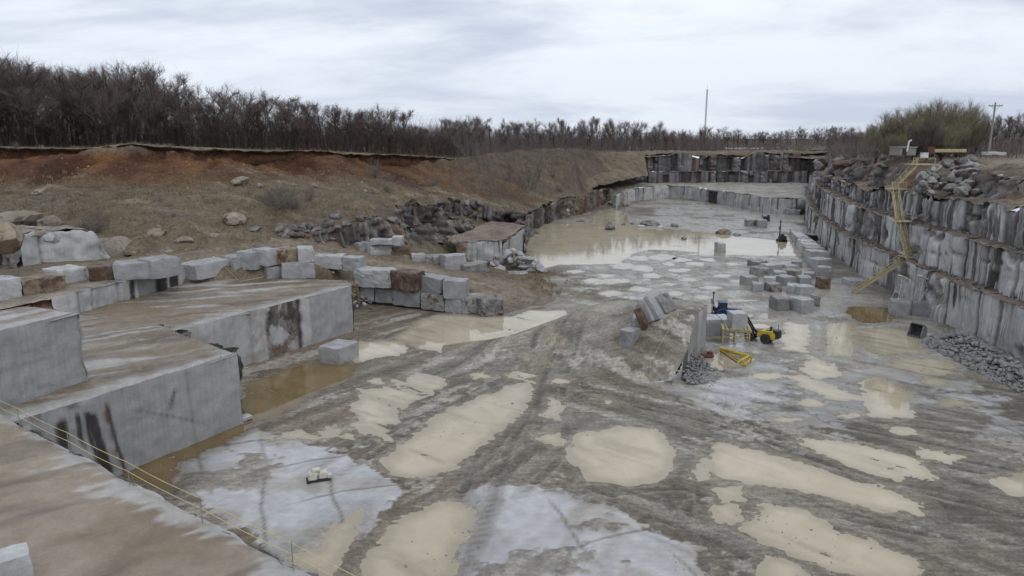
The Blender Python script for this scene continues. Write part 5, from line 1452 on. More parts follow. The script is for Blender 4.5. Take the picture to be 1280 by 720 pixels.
gz_ = hill_z(gx_, gy_); gd = sdf_poly(gx_, gy_, HILLPOLY); gl = sdf_poly(gx_, gy_, PLATPOLY); gr_ = road_d(gx_, gy_); gn = fbm(gx_ * .07, gy_ * .07, 207)
ok = (gd > 1.6) & (gr_ > 5) & ((gl < -11) | (gl > -.2)) & (gn > rgx.uniform(-.6, .4, len(gn)))
grass('dry_grass', list(zip(gx_[ok], gy_[ok], gz_[ok]))[:9000], 'straw', 21)
# debris lying on the wall ledges
pl = []
for off, z, n in ((1.2, 5.45, 900), (3.2, 10.2, 900)):
    q, s = resample(shift(W0, off), .4)
    for _ in range(n):
        k = rg.randrange(len(q)); pl.append((q[k, 0] + rg.uniform(-.9, .9), q[k, 1] + rg.uniform(-.9, .9), z + .1, rg.uniform(.08, .3)))
rubble('ledge_debris', pl, 'boulder', 7)
# ------------------------------------------------------------------ bare trees
class Twigs:
    def __init__(s): s.V = []; s.Fc = []; s.n = 0
    def tube(s, pts, r0, r1, k=3):
        m = len(pts)
        for i, p in enumerate(pts):
            d = (pts[min(i + 1, m - 1)] - pts[max(i - 1, 0)])
            d = d.normalized() if d.length > 1e-6 else Vector((0, 0, 1))
            a = d.cross(Vector((.31, .95, .1))); a = a.normalized() if a.length > 1e-4 else Vector((1, 0, 0)); b = d.cross(a)
            r = r0 + (r1 - r0) * i / (m - 1)
            for q in range(k):
                w = 6.28318 * q / k
                s.V.append(p + a * (math.cos(w) * r) + b * (math.sin(w) * r))
        for i in range(m - 1):
            for q in range(k):
                q2 = (q + 1) % k; o = s.n + i * k
                s.Fc.append((o + q, o + q2, o + k + q2, o + k + q))
        s.n += m * k
    def mesh(s, name): return mesh(name, np.array([v[:] for v in s.V]), np.array(s.Fc), None, False)

def bend(rg, p, d, L, n, wob, up=0.):
    pts = [p.copy()]; d = d.normalized()
    for i in range(n):
        d = (d + Vector((rg.gauss(0, wob), rg.gauss(0, wob), rg.gauss(0, wob) + up))).normalized()
        pts.append(pts[-1] + d * (L / n))
    return pts, d

def side(rg, d, ang):
    a = d.cross(Vector((rg.gauss(0, 1), rg.gauss(0, 1), rg.gauss(0, 1))))
    a = a.normalized() if a.length > 1e-4 else Vector((1, 0, 0))
    return (d * math.cos(ang) + a * math.sin(ang)).normalized()

def tree_proto(seed, forks=2, spread=.5, first=.35, limbs=6, tw=(.024, .0135), trunk_r=.0135, upright=.02, multi=1, dens=1.):
    """unit-height bare tree: (trunk mesh with limbs, crown mesh of twigs)"""
    rg = random.Random(seed); T = Twigs(); Cn = Twigs()
    for mstem in range(multi):
        d0 = Vector((rg.gauss(0, .05), rg.gauss(0, .05), 1)) if multi == 1 else Vector((rg.gauss(0, .3), rg.gauss(0, .3), 1))
        base = Vector((0, 0, -.02)) + (Vector((rg.gauss(0, .03), rg.gauss(0, .03), 0)) if multi > 1 else Vector((0, 0, 0)))
        L0 = first * rg.uniform(.9, 1.1)
        pts, d = bend(rg, base, d0, L0, 5, .05, .02)
        T.tube(pts, trunk_r * 1.15, trunk_r * .8, 6)
        leaders = []
        nf = forks if rg.random() < .8 else forks + 1
        for k in range(nf):
            leaders.append((pts[-1], side(rg, d, rg.uniform(.2, .62) * (spread / .5) if nf > 1 else .08), (1 - L0) * rg.uniform(.7, .98), trunk_r * .72))
        for k in range(2):
            q = pts[rg.choice([2, 3, 4])]
            leaders.append((q, side(rg, d, rg.uniform(.5, .9)), (1 - L0) * rg.uniform(.3, .55), trunk_r * .4))
        for p, dd_, L, r in leaders:
            lp, ld = bend(rg, p, dd_, L, 7, .055, upright * 1.6)
            T.tube(lp, r, r * .18, 5)
            for j in range(int(limbs * (L / .6)) + 2):
                t = rg.uniform(.08, 1.); i = min(6, int(t * 7))
                q = lp[i].lerp(lp[i + 1], rg.random())
                dloc = (lp[i + 1] - lp[i]).normalized()
                bd = side(rg, dloc, rg.uniform(.35, 1.0) * (.6 + spread * .8)); bl = L * rg.uniform(.30, .55) * (1.15 - .6 * t)
                bp, _ = bend(rg, q, bd, bl, 4, .08, upright * 3)
                rr = r * (1 - .75 * t) * .55
                T.tube(bp, max(rr, .004), .0022, 4)
                for m_ in range(int(10 * dens)):
                    tt = rg.uniform(.15, 1.); ii = min(3, int(tt * 4))
                    q2 = bp[ii].lerp(bp[ii + 1], rg.random())
                    td = side(rg, (bp[ii + 1] - bp[ii]).normalized(), rg.uniform(.3, 1.)); tl = bl * rg.uniform(.4, .75)
                    tp, _ = bend(rg, q2, td, tl, 3, .10, upright * 3)
                    Cn.tube(tp, tw[0] * .075, tw[1] * .075, 3)
                    for u in range(int(9 * dens)):
                        ii2 = rg.randrange(3)
                        q3 = tp[ii2].lerp(tp[ii2 + 1], rg.random())
                        fp, _ = bend(rg, q3, side(rg, (tp[ii2 + 1] - tp[ii2]).normalized(), rg.uniform(.3, .9)), tl * rg.uniform(.45, .85), 2, .10, upright * 3)
                        Cn.tube(fp, tw[1] * .075, tw[1] * .03, 3)
    hs = 1. / max(v.z for v in Cn.V)
    for L_ in (T.V, Cn.V):
        for v in L_: v *= hs
    return T.mesh('trunk'), Cn.mesh('crown')

PROT = [tree_proto(301, 2, .5, .42, 5), tree_proto(302, 3, .55, .38, 5), tree_proto(303, 3, .4, .5, 5), tree_proto(304, 2, .5, .52, 6), tree_proto(305, 4, .6, .34, 5), tree_proto(306, 3, .7, .42, 5), tree_proto(307, 2, .35, .55, 5), tree_proto(308, 4, .65, .46, 5), tree_proto(309, 3, .5, .3, 6)]
WILLOW = [tree_proto(321, 3, .45, .12, 5, (.02, .01), .013, .06, 4, .9), tree_proto(322, 3, .55, .1, 5, (.02, .01), .012, .05, 5, .8), tree_proto(323, 2, .4, .15, 5, (.02, .01), .014, .07, 4, .9)]
BIRCH = [tree_proto(331, 1, .3, .35, 6, (.02, .01), .009, .04, 2, .6), tree_proto(332, 1, .3, .4, 6, (.02, .01), .008, .04, 3, .5)]
SHRUB = [tree_proto(341, 3, .8, .06, 3, (.02, .011), .010, .03, 6, .45), tree_proto(342, 3, .9, .05, 3, (.02, .011), .009, .02, 6, .4)]
_tm = {}
def tm(me, mat):
    k = (me.name, mat)
    if k not in _tm:
        c = me.copy(); c.materials.clear(); c.materials.append(M[mat]); _tm[k] = c
    return _tm[k]
def tree(name, p, h, proto, label, group, rg, bark='bark', twig='twig', wide=1., cat='tree'):
    o = empty(name, (p[0], p[1], p[2] - .2), rg.uniform(0, 6.28), label, cat, group)
    w = h * wide * rg.uniform(.85, 1.15); o.scale = (w, w, h)
    link('trunk', tm(proto[0], bark), None, o); link('crown', tm(proto[1], twig), None, o)
    return o

rgt = random.Random(42)
lipx = [p[0] for p in LIP]; lipt = [p[2] for p in LIP]
TOPX = [-80, 0, 40, 75, 110, 150, 190, 215, 260, 310, 350, 400, 450, 500, 550, 585, 620, 660, 700, 740, 790, 850, 900, 1000, 1100]
TOPY = [53, 55, 60, 74, 72, 70, 68, 84, 96, 104, 110, 117, 121, 128, 134, 139, 143, 147, 144, 144, 147, 152, 155, 154, 152]
placed = []
def upz(x, y): return float(hill_z(np.array([x]), np.array([y]))[0]) if abs(x) < 140 and y < 425 else 16.8
def put_tree(px, t, dtop, label, group, bark='bark', twig='twig', protos=PROT, name='bare_tree', wide=1.):
    dx, dy, dz = ray(px, 180)
    x, y = dx * t, dy * t
    z = upz(x, y)
    top = np.interp(px, TOPX, TOPY) + dtop
    h = max(5., z_at(top, y) - z)
    return tree(name, (x, y, z), h, rgt.choice(protos), label, group, rgt, bark, twig, wide)
G1 = 'bare trees of the wood behind the red soil bank'
for i in range(112):
    px = -70 + 650 * ((i + rgt.random()) / 112.)
    row = i % 4
    t = float(np.interp(px, lipx, lipt)) + [4, 12, 22, 36][row] + rgt.uniform(-2, 6)
    put_tree(px, t, rgt.uniform(-3, 26) if row else rgt.uniform(4, 50), 'bare grey brown tree in the dense wood behind the red soil bank', G1, 'bark' if rgt.random() < .85 else 'bark_pale', wide=rgt.uniform(.85, 1.45))
for px, dt, lab in ((165, -4, 'tall forked bare tree standing out above the wood, left of two'), (196, -3, 'tall bare tree with spread top standing out above the wood, right of two'), (12, -3, 'broad topped tall bare tree at the left edge of the wood'), (85, 0, 'bare tree with a wide rounded top near the left end of the wood'), (228, 2, 'leaning bare tree in front of the wood right of the tallest pair'), (478, -2, 'slender bare tree standing slightly above the middle of the wood')):
    put_tree(px, float(np.interp(px, lipx, lipt)) + 6, dt, lab, G1, wide=.8)
G2 = 'bare trees beyond the far left slope'
for i in range(62):
    px = 565 + 320 * ((i + rgt.random()) / 62.); row = i % 3
    t = float(np.interp(px, lipx, lipt)) + [10, 28, 60][row] + rgt.uniform(0, 14)
    put_tree(px, t, rgt.uniform(-2, 12) if row else rgt.uniform(0, 18), 'bare purplish brown tree in the wood at the far end of the left slope', G2, 'bark', 'twig_far' if row else 'twig', wide=rgt.uniform(.8, 1.15))
G3 = 'low bare trees on the skyline beyond the far wall'
for i in range(46):
    px = 850 + 270 * ((i + rgt.random()) / 46.)
    t = 320 + rgt.uniform(0, 130)
    put_tree(px, t, rgt.uniform(0, 16), 'low bare tree on the skyline beyond the dark far wall', G3, 'bark', 'twig_far', wide=rgt.uniform(.9, 1.4))
G4 = 'budding willows on top of the right wall'
for i, (px, t, top) in enumerate([(1108, 150, 134), (1120, 146, 128), (1132, 150, 126), (1146, 140, 122), (1155, 150, 118), (1165, 138, 116), (1176, 146, 116), (1186, 138, 112), (1196, 148, 116), (1206, 140, 124), (1216, 150, 130), (1142, 128, 140), (1160, 126, 138), (1178, 126, 140), (1198, 128, 142), (1085, 165, 150), (1070, 175, 155), (1096, 150, 152), (1055, 190, 158), (1112, 135, 158), (1040, 210, 162)]):
    dx, dy, dz = ray(px, 190); x, y = dx * t, dy * t
    z = 18.5 if px > 1100 else 17.2
    tree('willow', (x, y, z), z_at(top, y) - z, WILLOW[i % 3], 'budding olive green willow thicket tree on top of the right wall' if px > 1100 else 'low olive green willow on the edge of the far right wall', G4 if px > 1100 else 'low willows along the far right wall', rgt, 'bark', 'twig_green' if i % 2 else 'twig_far', 1.0)
G5 = 'bare trees beyond the utility pole'
for i in range(16):
    px = 1218 + 90 * ((i + rgt.random()) / 16.); t = 165 + rgt.uniform(0, 60)
    dx, dy, dz = ray(px, 190); x, y = dx * t, dy * t
    tree('bare_tree', (x, y, 19.2), max(4, z_at(rgt.uniform(132, 152), y) - 19.2), rgt.choice(PROT), 'bare tree behind the wooden utility pole at the right', G5, rgt, 'bark', 'twig_far', .9)
GB = 'pale saplings on the far left slope'
for i in range(18):
    px = rgt.uniform(555, 668); t = 196 + rgt.uniform(-8, 12)
    dx, dy, dz = ray(px, 200); x, y = dx * t, dy * t
    tree('sapling', (x, y, upz(x, y)), rgt.uniform(5., 9.5), rgt.choice(BIRCH), 'pale slender leafless sapling growing on the far left slope', GB, rgt, 'bark_pale', 'twig_far', 1.)
for i, (px, py, h, lab) in enumerate([(352, 262, 5.5, 'grey leafless shrub behind the left end of the dark ledge'), (366, 262, 5., 'grey leafless shrub close to the one behind the dark ledge'), (338, 258, 4.4, 'leftmost grey leafless shrub above the dark hollow'), (484, 240, 4., 'round grey shrub alone on the slope right of the middle'), (126, 290, 3.6, 'thin grey shrub behind the cut outcrop face'), (108, 288, 3., 'small thin shrub left of the one behind the outcrop face'),
                                  (388, 250, 3., 'low grey shrub above the dark ledge'), (495, 300, 2.5, 'small shrub at the foot of the dark ledge'), (470, 222, 5, 'pale thin shrub below the edge of the bank'), (545, 232, 3.5, 'dull shrub near the end of the red bank'), (20, 186, 2.2, 'low rounded tan bush on the turf at the wood edge'), (700, 240, 3., 'low shrub on the slope above the pond wall'), (690, 222, 3.5, 'brown shrub high on the far slope'), (1085, 205, 3., 'dark branched dead shrub on the rim of the right wall')]):
    p = hill_hit(px, py) if px < 1000 else PT(px, py, 135)
    tree('bare_shrub', p, h, SHRUB[i % 2], lab, 'leafless shrubs on the slopes', rgt, 'bark_pale', 'twig_far', 1.0, 'shrub')

def thicket(name, spots, hr, mat, seed, side_n=4, rad=.035):
    rg = random.Random(seed); T = Twigs()
    for x, y, z in spots:
        h = rg.uniform(*hr); d = Vector((rg.gauss(0, .22), rg.gauss(0, .22), 1))
        pts, _ = bend(rg, Vector((x, y, z - .2)), d, h, 2, .16)
        T.tube(pts, rad, rad * .3, 3)
        for k in range(side_n):
            t = rg.uniform(.3, 1.); q = pts[0].lerp(pts[2], t)
            sp, _ = bend(rg, q, side(rg, d, rg.uniform(.3, .8)), h * rg.uniform(.2, .4), 1, .1)
            T.tube(sp, rad * .55, rad * .25, 3)
    return tag(link(name, T.mesh(name), M[mat]), kind='stuff')
sp = []
for i in range(6500):
    px = rgt.uniform(-90, 590); t = float(np.interp(px, lipx, lipt)) + 2.5 + 45 * rgt.random() ** 1.2
    dx, dy, dz = ray(px, 180); sp.append((dx * t, dy * t))
zz = hill_z(np.array([s[0] for s in sp]), np.array([s[1] for s in sp]))
thicket('undergrowth', [(a, b, c) for (a, b), c in zip(sp, zz)], (2.5, 9.5), 'brushwood', 61, 6, .028)
sp = []
for i in range(4200):
    px = rgt.uniform(570, 905); t = float(np.interp(px, lipx, lipt)) + 5 + 85 * rgt.random()
    dx, dy, dz = ray(px, 180); sp.append((dx * t, dy * t))
zz = hill_z(np.array([s[0] for s in sp]), np.array([min(s[1], 424) for s in sp]))
thicket('undergrowth', [(a, b, c) for (a, b), c in zip(sp, zz)], (3, 8.5), 'twig_far', 62, rad=.06)
sp = []
for i in range(9000):
    px = rgt.uniform(-300, 1500); t = rgt.uniform(360, 640) if px > 560 else rgt.uniform(230, 420)
    if px > 1090: t = rgt.uniform(230, 420)
    dx, dy, dz = ray(px, 173); x, y = dx * t, dy * t
    sp.append((x, y, upz(x, y) if px < 1090 else 19.2))
thicket('far_woods', sp, (4.5, 9.5), 'twig_far', 63, 3, rad=.10)
sp = []
for i in range(1500):
    px = rgt.uniform(850, 1110); t = 292 + 40 * rgt.random()
    dx, dy, dz = ray(px, 180); x, y = dx * t, dy * t; sp.append((x, y, upz(x, y)))
for i in range(1500):
    px = rgt.uniform(1035, 1280); t = 125 + 60 * rgt.random()
    dx, dy, dz = ray(px, 190); x, y = dx * t, dy * t; sp.append((x, y, 18.6))
thicket('brush', sp, (1.2, 3.6), 'twig_far', 64, 5, rad=.045)
sp = []
for i in range(6500):
    px = rgt.uniform(560, 800); py = rgt.uniform(192, 238)
    t = rgt.uniform(175, 275); dx, dy, dz = ray(px, py); sp.append((dx * t, dy * t))
hz = hill_z(np.array([s[0] for s in sp]), np.array([s[1] for s in sp])); hd = sdf_poly(np.array([s[0] for s in sp]), np.array([s[1] for s in sp]), HILLPOLY)
thicket('brush', [(a, b, c) for (a, b), c, d in zip(sp, hz, hd) if d > 1.5], (.6, 2.2), 'twig_far', 65, 4, rad=.03)

# ------------------------------------------------------------------ machines
def wheel(parent, x, y, r, w, rim='yellow'):
    e = bpy.data.objects.new('wheel', None); col.objects.link(e); e.parent = parent; e.location = (x, y, r)
    m = MB(); m.lathe((0, -w / 2, 0), (0, 1, 0), [(0, r * .62), (0, r * .93), (w * .15, r), (w * .85, r), (w, r * .93), (w, r * .62)], 22)
    for k in range(18):
        a = k * 2 * math.pi / 18
        m.box((math.cos(a) * r * 1.0, 0, math.sin(a) * r * 1.0), (.05, w * .9, .05), M=Matrix.Rotation(-a, 3, 'Y'))
    m.build('tyre', M['rubber'], e)
    m = MB(); s = -1 if y < 0 else 1
    m.lathe((0, -w * .42, 0), (0, 1, 0), [(0, r * .60), (.03, r * .62), (.05, r * .38), (w * .84 - .05, r * .38), (w * .84 - .03, r * .62), (w * .84, r * .60)], 18)
    m.lathe((0, s * w * .3 - .05, 0), (0, 1, 0), [(0, r * .22), (.1, r * .2)], 10)
    m.build('rim', M[rim], e)
    return e

def yellow_drill():
    a = Vector(P(961, 430)); b = Vector(P(941, 426)); d = (b - a).normalized(); ang = math.atan2(d.y, d.x)
    t = empty('articulated_loader', (a.x, a.y + .5, .03), ang, 'yellow compact loader with a long black boom raised to the left', 'loader')
    r = .52
    # body: hood with sloped nose and rear wings
    m = MB()
    prof = [(-1.0, .5), (-1.0, 1.15), (-.6, 1.4), (.6, 1.35), (.95, 1.1), (1.0, .6), (.52, .55), (.42, .95), (-.42, .95), (-.56, .5)]
    n = len(prof)
    vs = [(x, -.55, z) for x, z in prof] + [(x, .55, z) for x, z in prof]
    m.add(vs, [list(range(n))[::-1], list(range(n, 2 * n))] + [[i, (i + 1) % n, n + (i + 1) % n, n + i] for i in range(n)])
    m.build('body', M['yellow'], t, bevel=.03)
    m = MB(); m.box((-1.0, 0, 1.38), (.6, .85, .3)); m.box((-1.15, 0, 1.0), (.4, .9, .6)); m.box((-.75, .25, 1.5), (.12, .12, .5)); m.box((-.3, -.3, 1.32), (.7, .35, .16))
    m.build('engine_cover', M['black'], t, bevel=.03)
    m = MB(); m.box((-.05, .0, 1.35), (.55, .5, .12)); m.box((-.32, 0, 1.6), (.1, .5, .5)); m.build('seat', M['black'], t, bevel=.03)
    m = MB(); m.box((0, .565, .98), (.5, .02, .16)); m.box((.3, -.565, .98), (.5, .02, .16)); m.build('side_panel', M['black'], t)
    m = MB(); m.box((1.25, 0, .62), (1.1, .5, .3)); m.box((.9, 0, .7), (.3, .3, .4)); m.box((1.75, 0, .75), (.4, .8, .5)); m.box((1.8, 0, .55), (.2, 1.4, .2)); m.build('front_frame', M['black'], t, bevel=.02)
    for x in (0., 1.85):
        for y in (-.62, .62): wheel(t, x, y, r, .4, 'cream')
    m = MB()
    p0, p1, p2 = (1.5, 0, .95), (2.6, 0, 2.5), (3.3, .0, 3.1)
    for y in (-.22, .22): m.bar((p0[0], y, p0[2]), (p1[0], y, p1[2]), .10, .18); m.bar((p1[0], y, p1[2]), (p2[0], y, p2[2]), .09, .14)
    for k in range(6):
        f = k / 5.; m.bar((p0[0] + 1.1 * f, -.22, p0[2] + 1.55 * f), (p0[0] + 1.1 * min(1, f + .12), .22, p0[2] + 1.55 * min(1, f + .12)), .06)
    m.build('boom', M['black'], t, bevel=.01)
    m = MB(); m.tube([(1.4, 0, .7), (2.2, 0, 1.75)], .07, 8); m.tube([(1.9, 0, 1.35), (2.5, 0, 2.25)], .04, 8); m.build('lift_cylinder', M['steel'], t)
    m = MB(); m.box((3.45, 0, 3.05), (.35, .6, .3)); m.box((3.6, 0, 2.8), (.14, .7, .5)); m.build('tool_carrier', M['black'], t, bevel=.02)
    m = MB(); m.bar((-.9, -.5, 1.25), (-.9, -.5, 2.1), .05); m.build('exhaust', M['black'], t)
yellow_drill()

def blue_tractor():
    p = P(910, 399)
    t = empty('drill_tractor', (p[0], p[1] + .6, .03), -.12, 'blue tractor carrying a black upright drill mast behind the block stand', 'tractor'); t.scale = (.76, .9, .8)
    m = MB()
    prof = [(-.2, .9), (-.2, 1.55), (.1, 1.6), (1.7, 1.5), (1.95, 1.3), (1.95, .85)]; n = len(prof)
    m.add([(x, -.42, z) for x, z in prof] + [(x, .42, z) for x, z in prof], [list(range(n))[::-1], list(range(n, 2 * n))] + [[i, (i + 1) % n, n + (i + 1) % n, n + i] for i in range(n)])
    m.build('hood', M['blue'], t, bevel=.04)
    m = MB(); m.box((2.1, 0, 1.15), (.35, .8, .5)); m.build('nose_weight', M['ochre'], t, bevel=.03)
    m = MB(); m.box((-.75, 0, 2.5), (1.3, 1.35, .10))
    for x in (-1.35, -.15):
        for y in (-.62, .62): m.bar((x, y, 1.25), (x, y, 2.48), .08)
    m.box((-.75, 0, 1.1), (1.35, 1.4, .4))
    m.build('cab', M['blue'], t, bevel=.02)
    m = MB(); m.box((-.15, 0, 1.9), (.02, 1.1, .95)); m.box((-.75, .62, 1.9), (1.05, .02, .95)); m.box((-.75, -.62, 1.9), (1.05, .02, .95)); m.build('window', M['glass'], t)
    for y in (-.85, .85):
        m = MB()
        m.lathe((-.9, y - .22, .8), (0, 1, 0), [(0, .84), (.44, .84), (.44, .8), (0, .8)], 20); o = m.build('fender', M['blue'], t)
        wheel(t, -.9, y, .78, .42, 'blue'); wheel(t, 1.35, y * .85, .5, .3, 'blue')
    m = MB(); m.box((.6, 0, .65), (2.4, .5, .4)); m.box((-1.7, 0, .8), (.6, .9, .5)); m.box((-2.1, 0, .5), (.5, 1.6, .25)); m.box((-2.0, .5, 1.3), (.4, .4, .6)); m.build('chassis', M['black'], t, bevel=.02)
    e = MB()
    e.bar((-2.3, -.13, .1), (-2.3, -.13, 3.9), .10); e.bar((-2.3, .13, .1), (-2.3, .13, 3.9), .10)
    for k in range(12): e.bar((-2.3, -.13, .3 + k * .3), (-2.3, .13, .45 + k * .3), .05)
    e.box((-2.3, 0, 3.95), (.3, .45, .25)); mo = e.build('drill_mast', M['black'], t)
    e = MB(); e.box((-2.5, 0, 2.6), (.3, .4, .7)); e.tube([(-2.5, 0, 2.3), (-2.5, 0, .1)], .04, 8); e.build('rock_drill', M['steel'], mo)
    e = MB(); e.bar((-1.8, 0, 1.0), (-2.25, 0, 1.9), .14); e.bar((-1.6, .3, .9), (-2.25, .1, 2.6), .07); e.build('mast_arm', M['black'], t)
blue_tractor()

def stand():
    a = Vector(P(903, 431)); b = Vector(P(936, 433)); ang = math.atan2(b.y - a.y, b.x - a.x); L = (b - a).length
    t = empty('trestle_stand', ((a + b) / 2).to_tuple()[:2] + (.03,), ang, 'yellow timber trestle stand carrying a white topped block', 'stand')
    H = 1.75
    for x in (-L / 2, -.05, L / 2):
        for y in (0, 1.9):
            m = MB(); m.bar((x, y, 0), (x, y, H - .2), .13); m.build('leg', M['yellow_wood'], t)
    m = MB()
    for y in (0, .95, 1.9): m.bar((-L / 2 - .2, y, H - .1), (L / 2 + .2, y, H - .1), .18, .2)
    for k in range(8): m.box((-L / 2 + L * k / 7, .95, H + .03), (.24, 2.3, .06))
    m.build('top_deck', M['yellow_wood'], t)
    for y in (0, 1.9):
        m = MB(); m.bar((-L / 2, y - .09, H - .3), (-.05, y - .09, .9), .09); m.bar((-.05, y - .09, .9), (L / 2, y - .09, H - .3), .09); m.bar((-L / 2, y + .09, .95), (L / 2, y + .09, .95), .10); m.build('brace', M['yellow_wood'], t)
    q = Vector(P(920, 411, H))
    o = link('granite_block', block_mesh(1.7, 1.7, 1.75, 777, .02), M['granite_pale'])
    c = t.matrix_basis @ Vector((.05, .95, H + .04)); o.location = c; o.rotation_euler = (0, 0, ang + .3)
    tag(o, 'white topped clean block standing on the yellow trestle stand', 'stone block')
    # frame lying on the floor in front
    a = Vector(P(899, 437)); 
    t2 = empty('fallen_trestle', (a.x, a.y, .04), 0, 'ochre yellow steel frame of long beams lying on its side before the stand', 'frame')
    def q(px, py, z): return Vector(P(px, py, z)) - Vector((a.x, a.y, .04))
    end = [q(936, 445, 1.0), q(940, 447, .25), q(932, 456, .15), q(922, 453, .9)]
    st = [q(899, 435, .9), q(900, 437, .5), q(901, 438, .15), q(899, 437, .7)]
    for s_, e_ in zip(st, end):
        m = MB(); m.bar(s_, e_, .16, .2); m.build('beam', M['yellow'] if s_ is st[0] else M['ochre'], t2)
    m = MB()
    for i in range(4): m.bar(end[i], end[(i + 1) % 4], .13, .16)
    m.build('end_frame', M['yellow'], t2)
    m = MB(); m.bar(st[0], q(899, 447, .05), .1); m.bar(q(899, 441, .3), st[2], .1); m.build('foot', M['cream'], t2)
    p = P(879, 447)
    m = MB(); m.box((0, 0, .15), (1.2, .7, .3)); m.box((.3, .1, .4), (.5, .4, .25)); tag(m.build('scrap_plate', M['red'], None, bevel=.04, loc=(p[0] + .4, p[1], .1)), 'rust red steel scrap lying beside the rubble of the central bench', 'scrap')
stand()

def small_rig(px, py, hm, yaw, label, w=1.6):
    p = P(px, py)
    t = empty('crawler_drill', (p[0], p[1], .03), yaw, label, 'drill rig')
    for y in (-.6, .6):
        m = MB(); prof = [(-1.0, .1), (-.85, 0), (.85, 0), (1.0, .1), (1.0, .4), (.85, .5), (-.85, .5), (-1.0, .4)]; n = 8
        m.add([(x, y - .2, z) for x, z in prof] + [(x, y + .2, z) for x, z in prof], [list(range(n))[::-1], list(range(n, 2 * n))] + [[i, (i + 1) % n, n + (i + 1) % n, n + i] for i in range(n)]); m.build('track', M['rubber'], t)
    m = MB(); m.box((-.2, 0, .9), (1.7, 1.2, .8), taper=.9); m.box((-.6, .2, 1.5), (.6, .5, .4)); m.build('body', M['black'], t, bevel=.04)
    m = MB(); m.bar((.6, 0, .8), (1.0, 0, 1.6), .2); m.build('arm', M['black'], t)
    m = MB(); m.bar((1.05, -.1, .1), (1.05, -.1, hm), .09); m.bar((1.05, .1, .1), (1.05, .1, hm), .09)
    for k in range(10): m.bar((1.05, -.1, .3 + k * hm / 11), (1.05, .1, .4 + k * hm / 11), .06)
    mo = m.build('mast', M['black'], t)
    m = MB(); m.box((1.22, 0, hm * .6), (.25, .35, .6)); m.build('drill_head', M['steel'], mo)
small_rig(957, 276.5, 4.4, 2.9, 'black drill rig with a thin tall mast far out beside two small blocks')
small_rig(977, 302, 4.6, 1.7, 'dark drill rig with upright mast in front of the line of blocks')

def bucket_attachment():
    p = P(1145, 421)
    t = empty('loader_bucket', (p[0], p[1], .02), .5, 'dark open loader bucket left tilted on the wet floor before the rubble heap', 'bucket')
    m = MB(); prof = [(-.5, .1), (.5, 0), (.7, .5), (.6, 1.2), (.2, 1.5), (-.1, 1.45), (.35, 1.05), (.4, .5), (.2, .25), (-.45, .3)]; n = len(prof)
    m.add([(x, -.75, z) for x, z in prof] + [(x, .75, z) for x, z in prof], [[i, (i + 1) % n, n + (i + 1) % n, n + i] for i in range(n)])
    m.build('shell', M['black'], t)
    for y in (-.76, .76):
        m = MB(); m.add([(x, y - .03, z) for x, z in prof[:6]] + [(x, y + .03, z) for x, z in prof[:6]], [[5, 4, 3, 2, 1, 0], [6, 7, 8, 9, 10, 11]] + [[i, (i + 1) % 6, 6 + (i + 1) % 6, 6 + i] for i in range(6)]); m.build('side_plate', M['steel'], t)
    m = MB()
    for k in range(5): m.box((-.58, -.6 + k * .3, .14), (.25, .12, .1))
    m.build('teeth_bar', M['steel'], t)
bucket_attachment()

def red_bin():
    p = P(1016, 303)
    t = empty('steel_bin', (p[0], p[1], .02), .25, 'dark steel bin with a rust red lower front near the foot of the right wall', 'bin')
    m = MB()
    for s_ in (-1, 1): m.box((0, s_ * .95, .8), (2.2, .08, 1.6)); m.box((s_ * 1.06, 0, .8), (.08, 1.9, 1.6))
    m.box((0, 0, .08), (2.1, 1.8, .1)); m.build('tub', M['black'], t)
    m = MB(); m.box((0, -1.02, .4), (2.2, .06, .6)); m.build('skirt', M['red'], t)
    m = MB(); m.box((0, 0, 1.68), (2.3, 2.05, .1)); m.build('cover', M['steel'], t)
red_bin()

def frame_on(b, label, wide, seed):
    top = b.location.z + max(v.co.z for v in b.data.vertices)
    t = empty('frame_stand', (b.location.x, b.location.y, top), .2, label, 'frame stand')
    H = 2.9
    for (x, y) in ((-.8, -.6), (.8, -.6), (.8, .6), (-.8, .6)):
        m = MB(); m.bar((x, y, 0), (x * .12 + .1, y * .15, H), .06); m.build('leg', M['grey_steel'], t)
    m = MB()
    for f in (.35, .65):
        q = [(x * (1 - f * .88) + .1 * f, y * (1 - f * .85), H * f) for (x, y) in ((-.8, -.6), (.8, -.6), (.8, .6), (-.8, .6))]
        for i in range(4): m.bar(q[i], q[(i + 1) % 4], .06)
    m.bar((-.8, -.6, 0), (.45, -.3, H * .5), .06); m.bar((.8, -.6, 0), (-.3, -.3, H * .5), .06)
    m.build('brace', M['grey_steel'], t)
    m = MB(); m.box((.35, 0, H - .05), (wide, .7, .10), M=Matrix.Rotation(.45, 3, 'Y')); m.build('top_plate', M['white_steel'], t)
frame_on(b_l, 'white steel A frame with a tilted plate on the left of two wall side blocks', 1.5, 1)
frame_on(b_r, 'white steel A frame with a wide tilted plate on the block nearest the right wall', 2.1, 2)

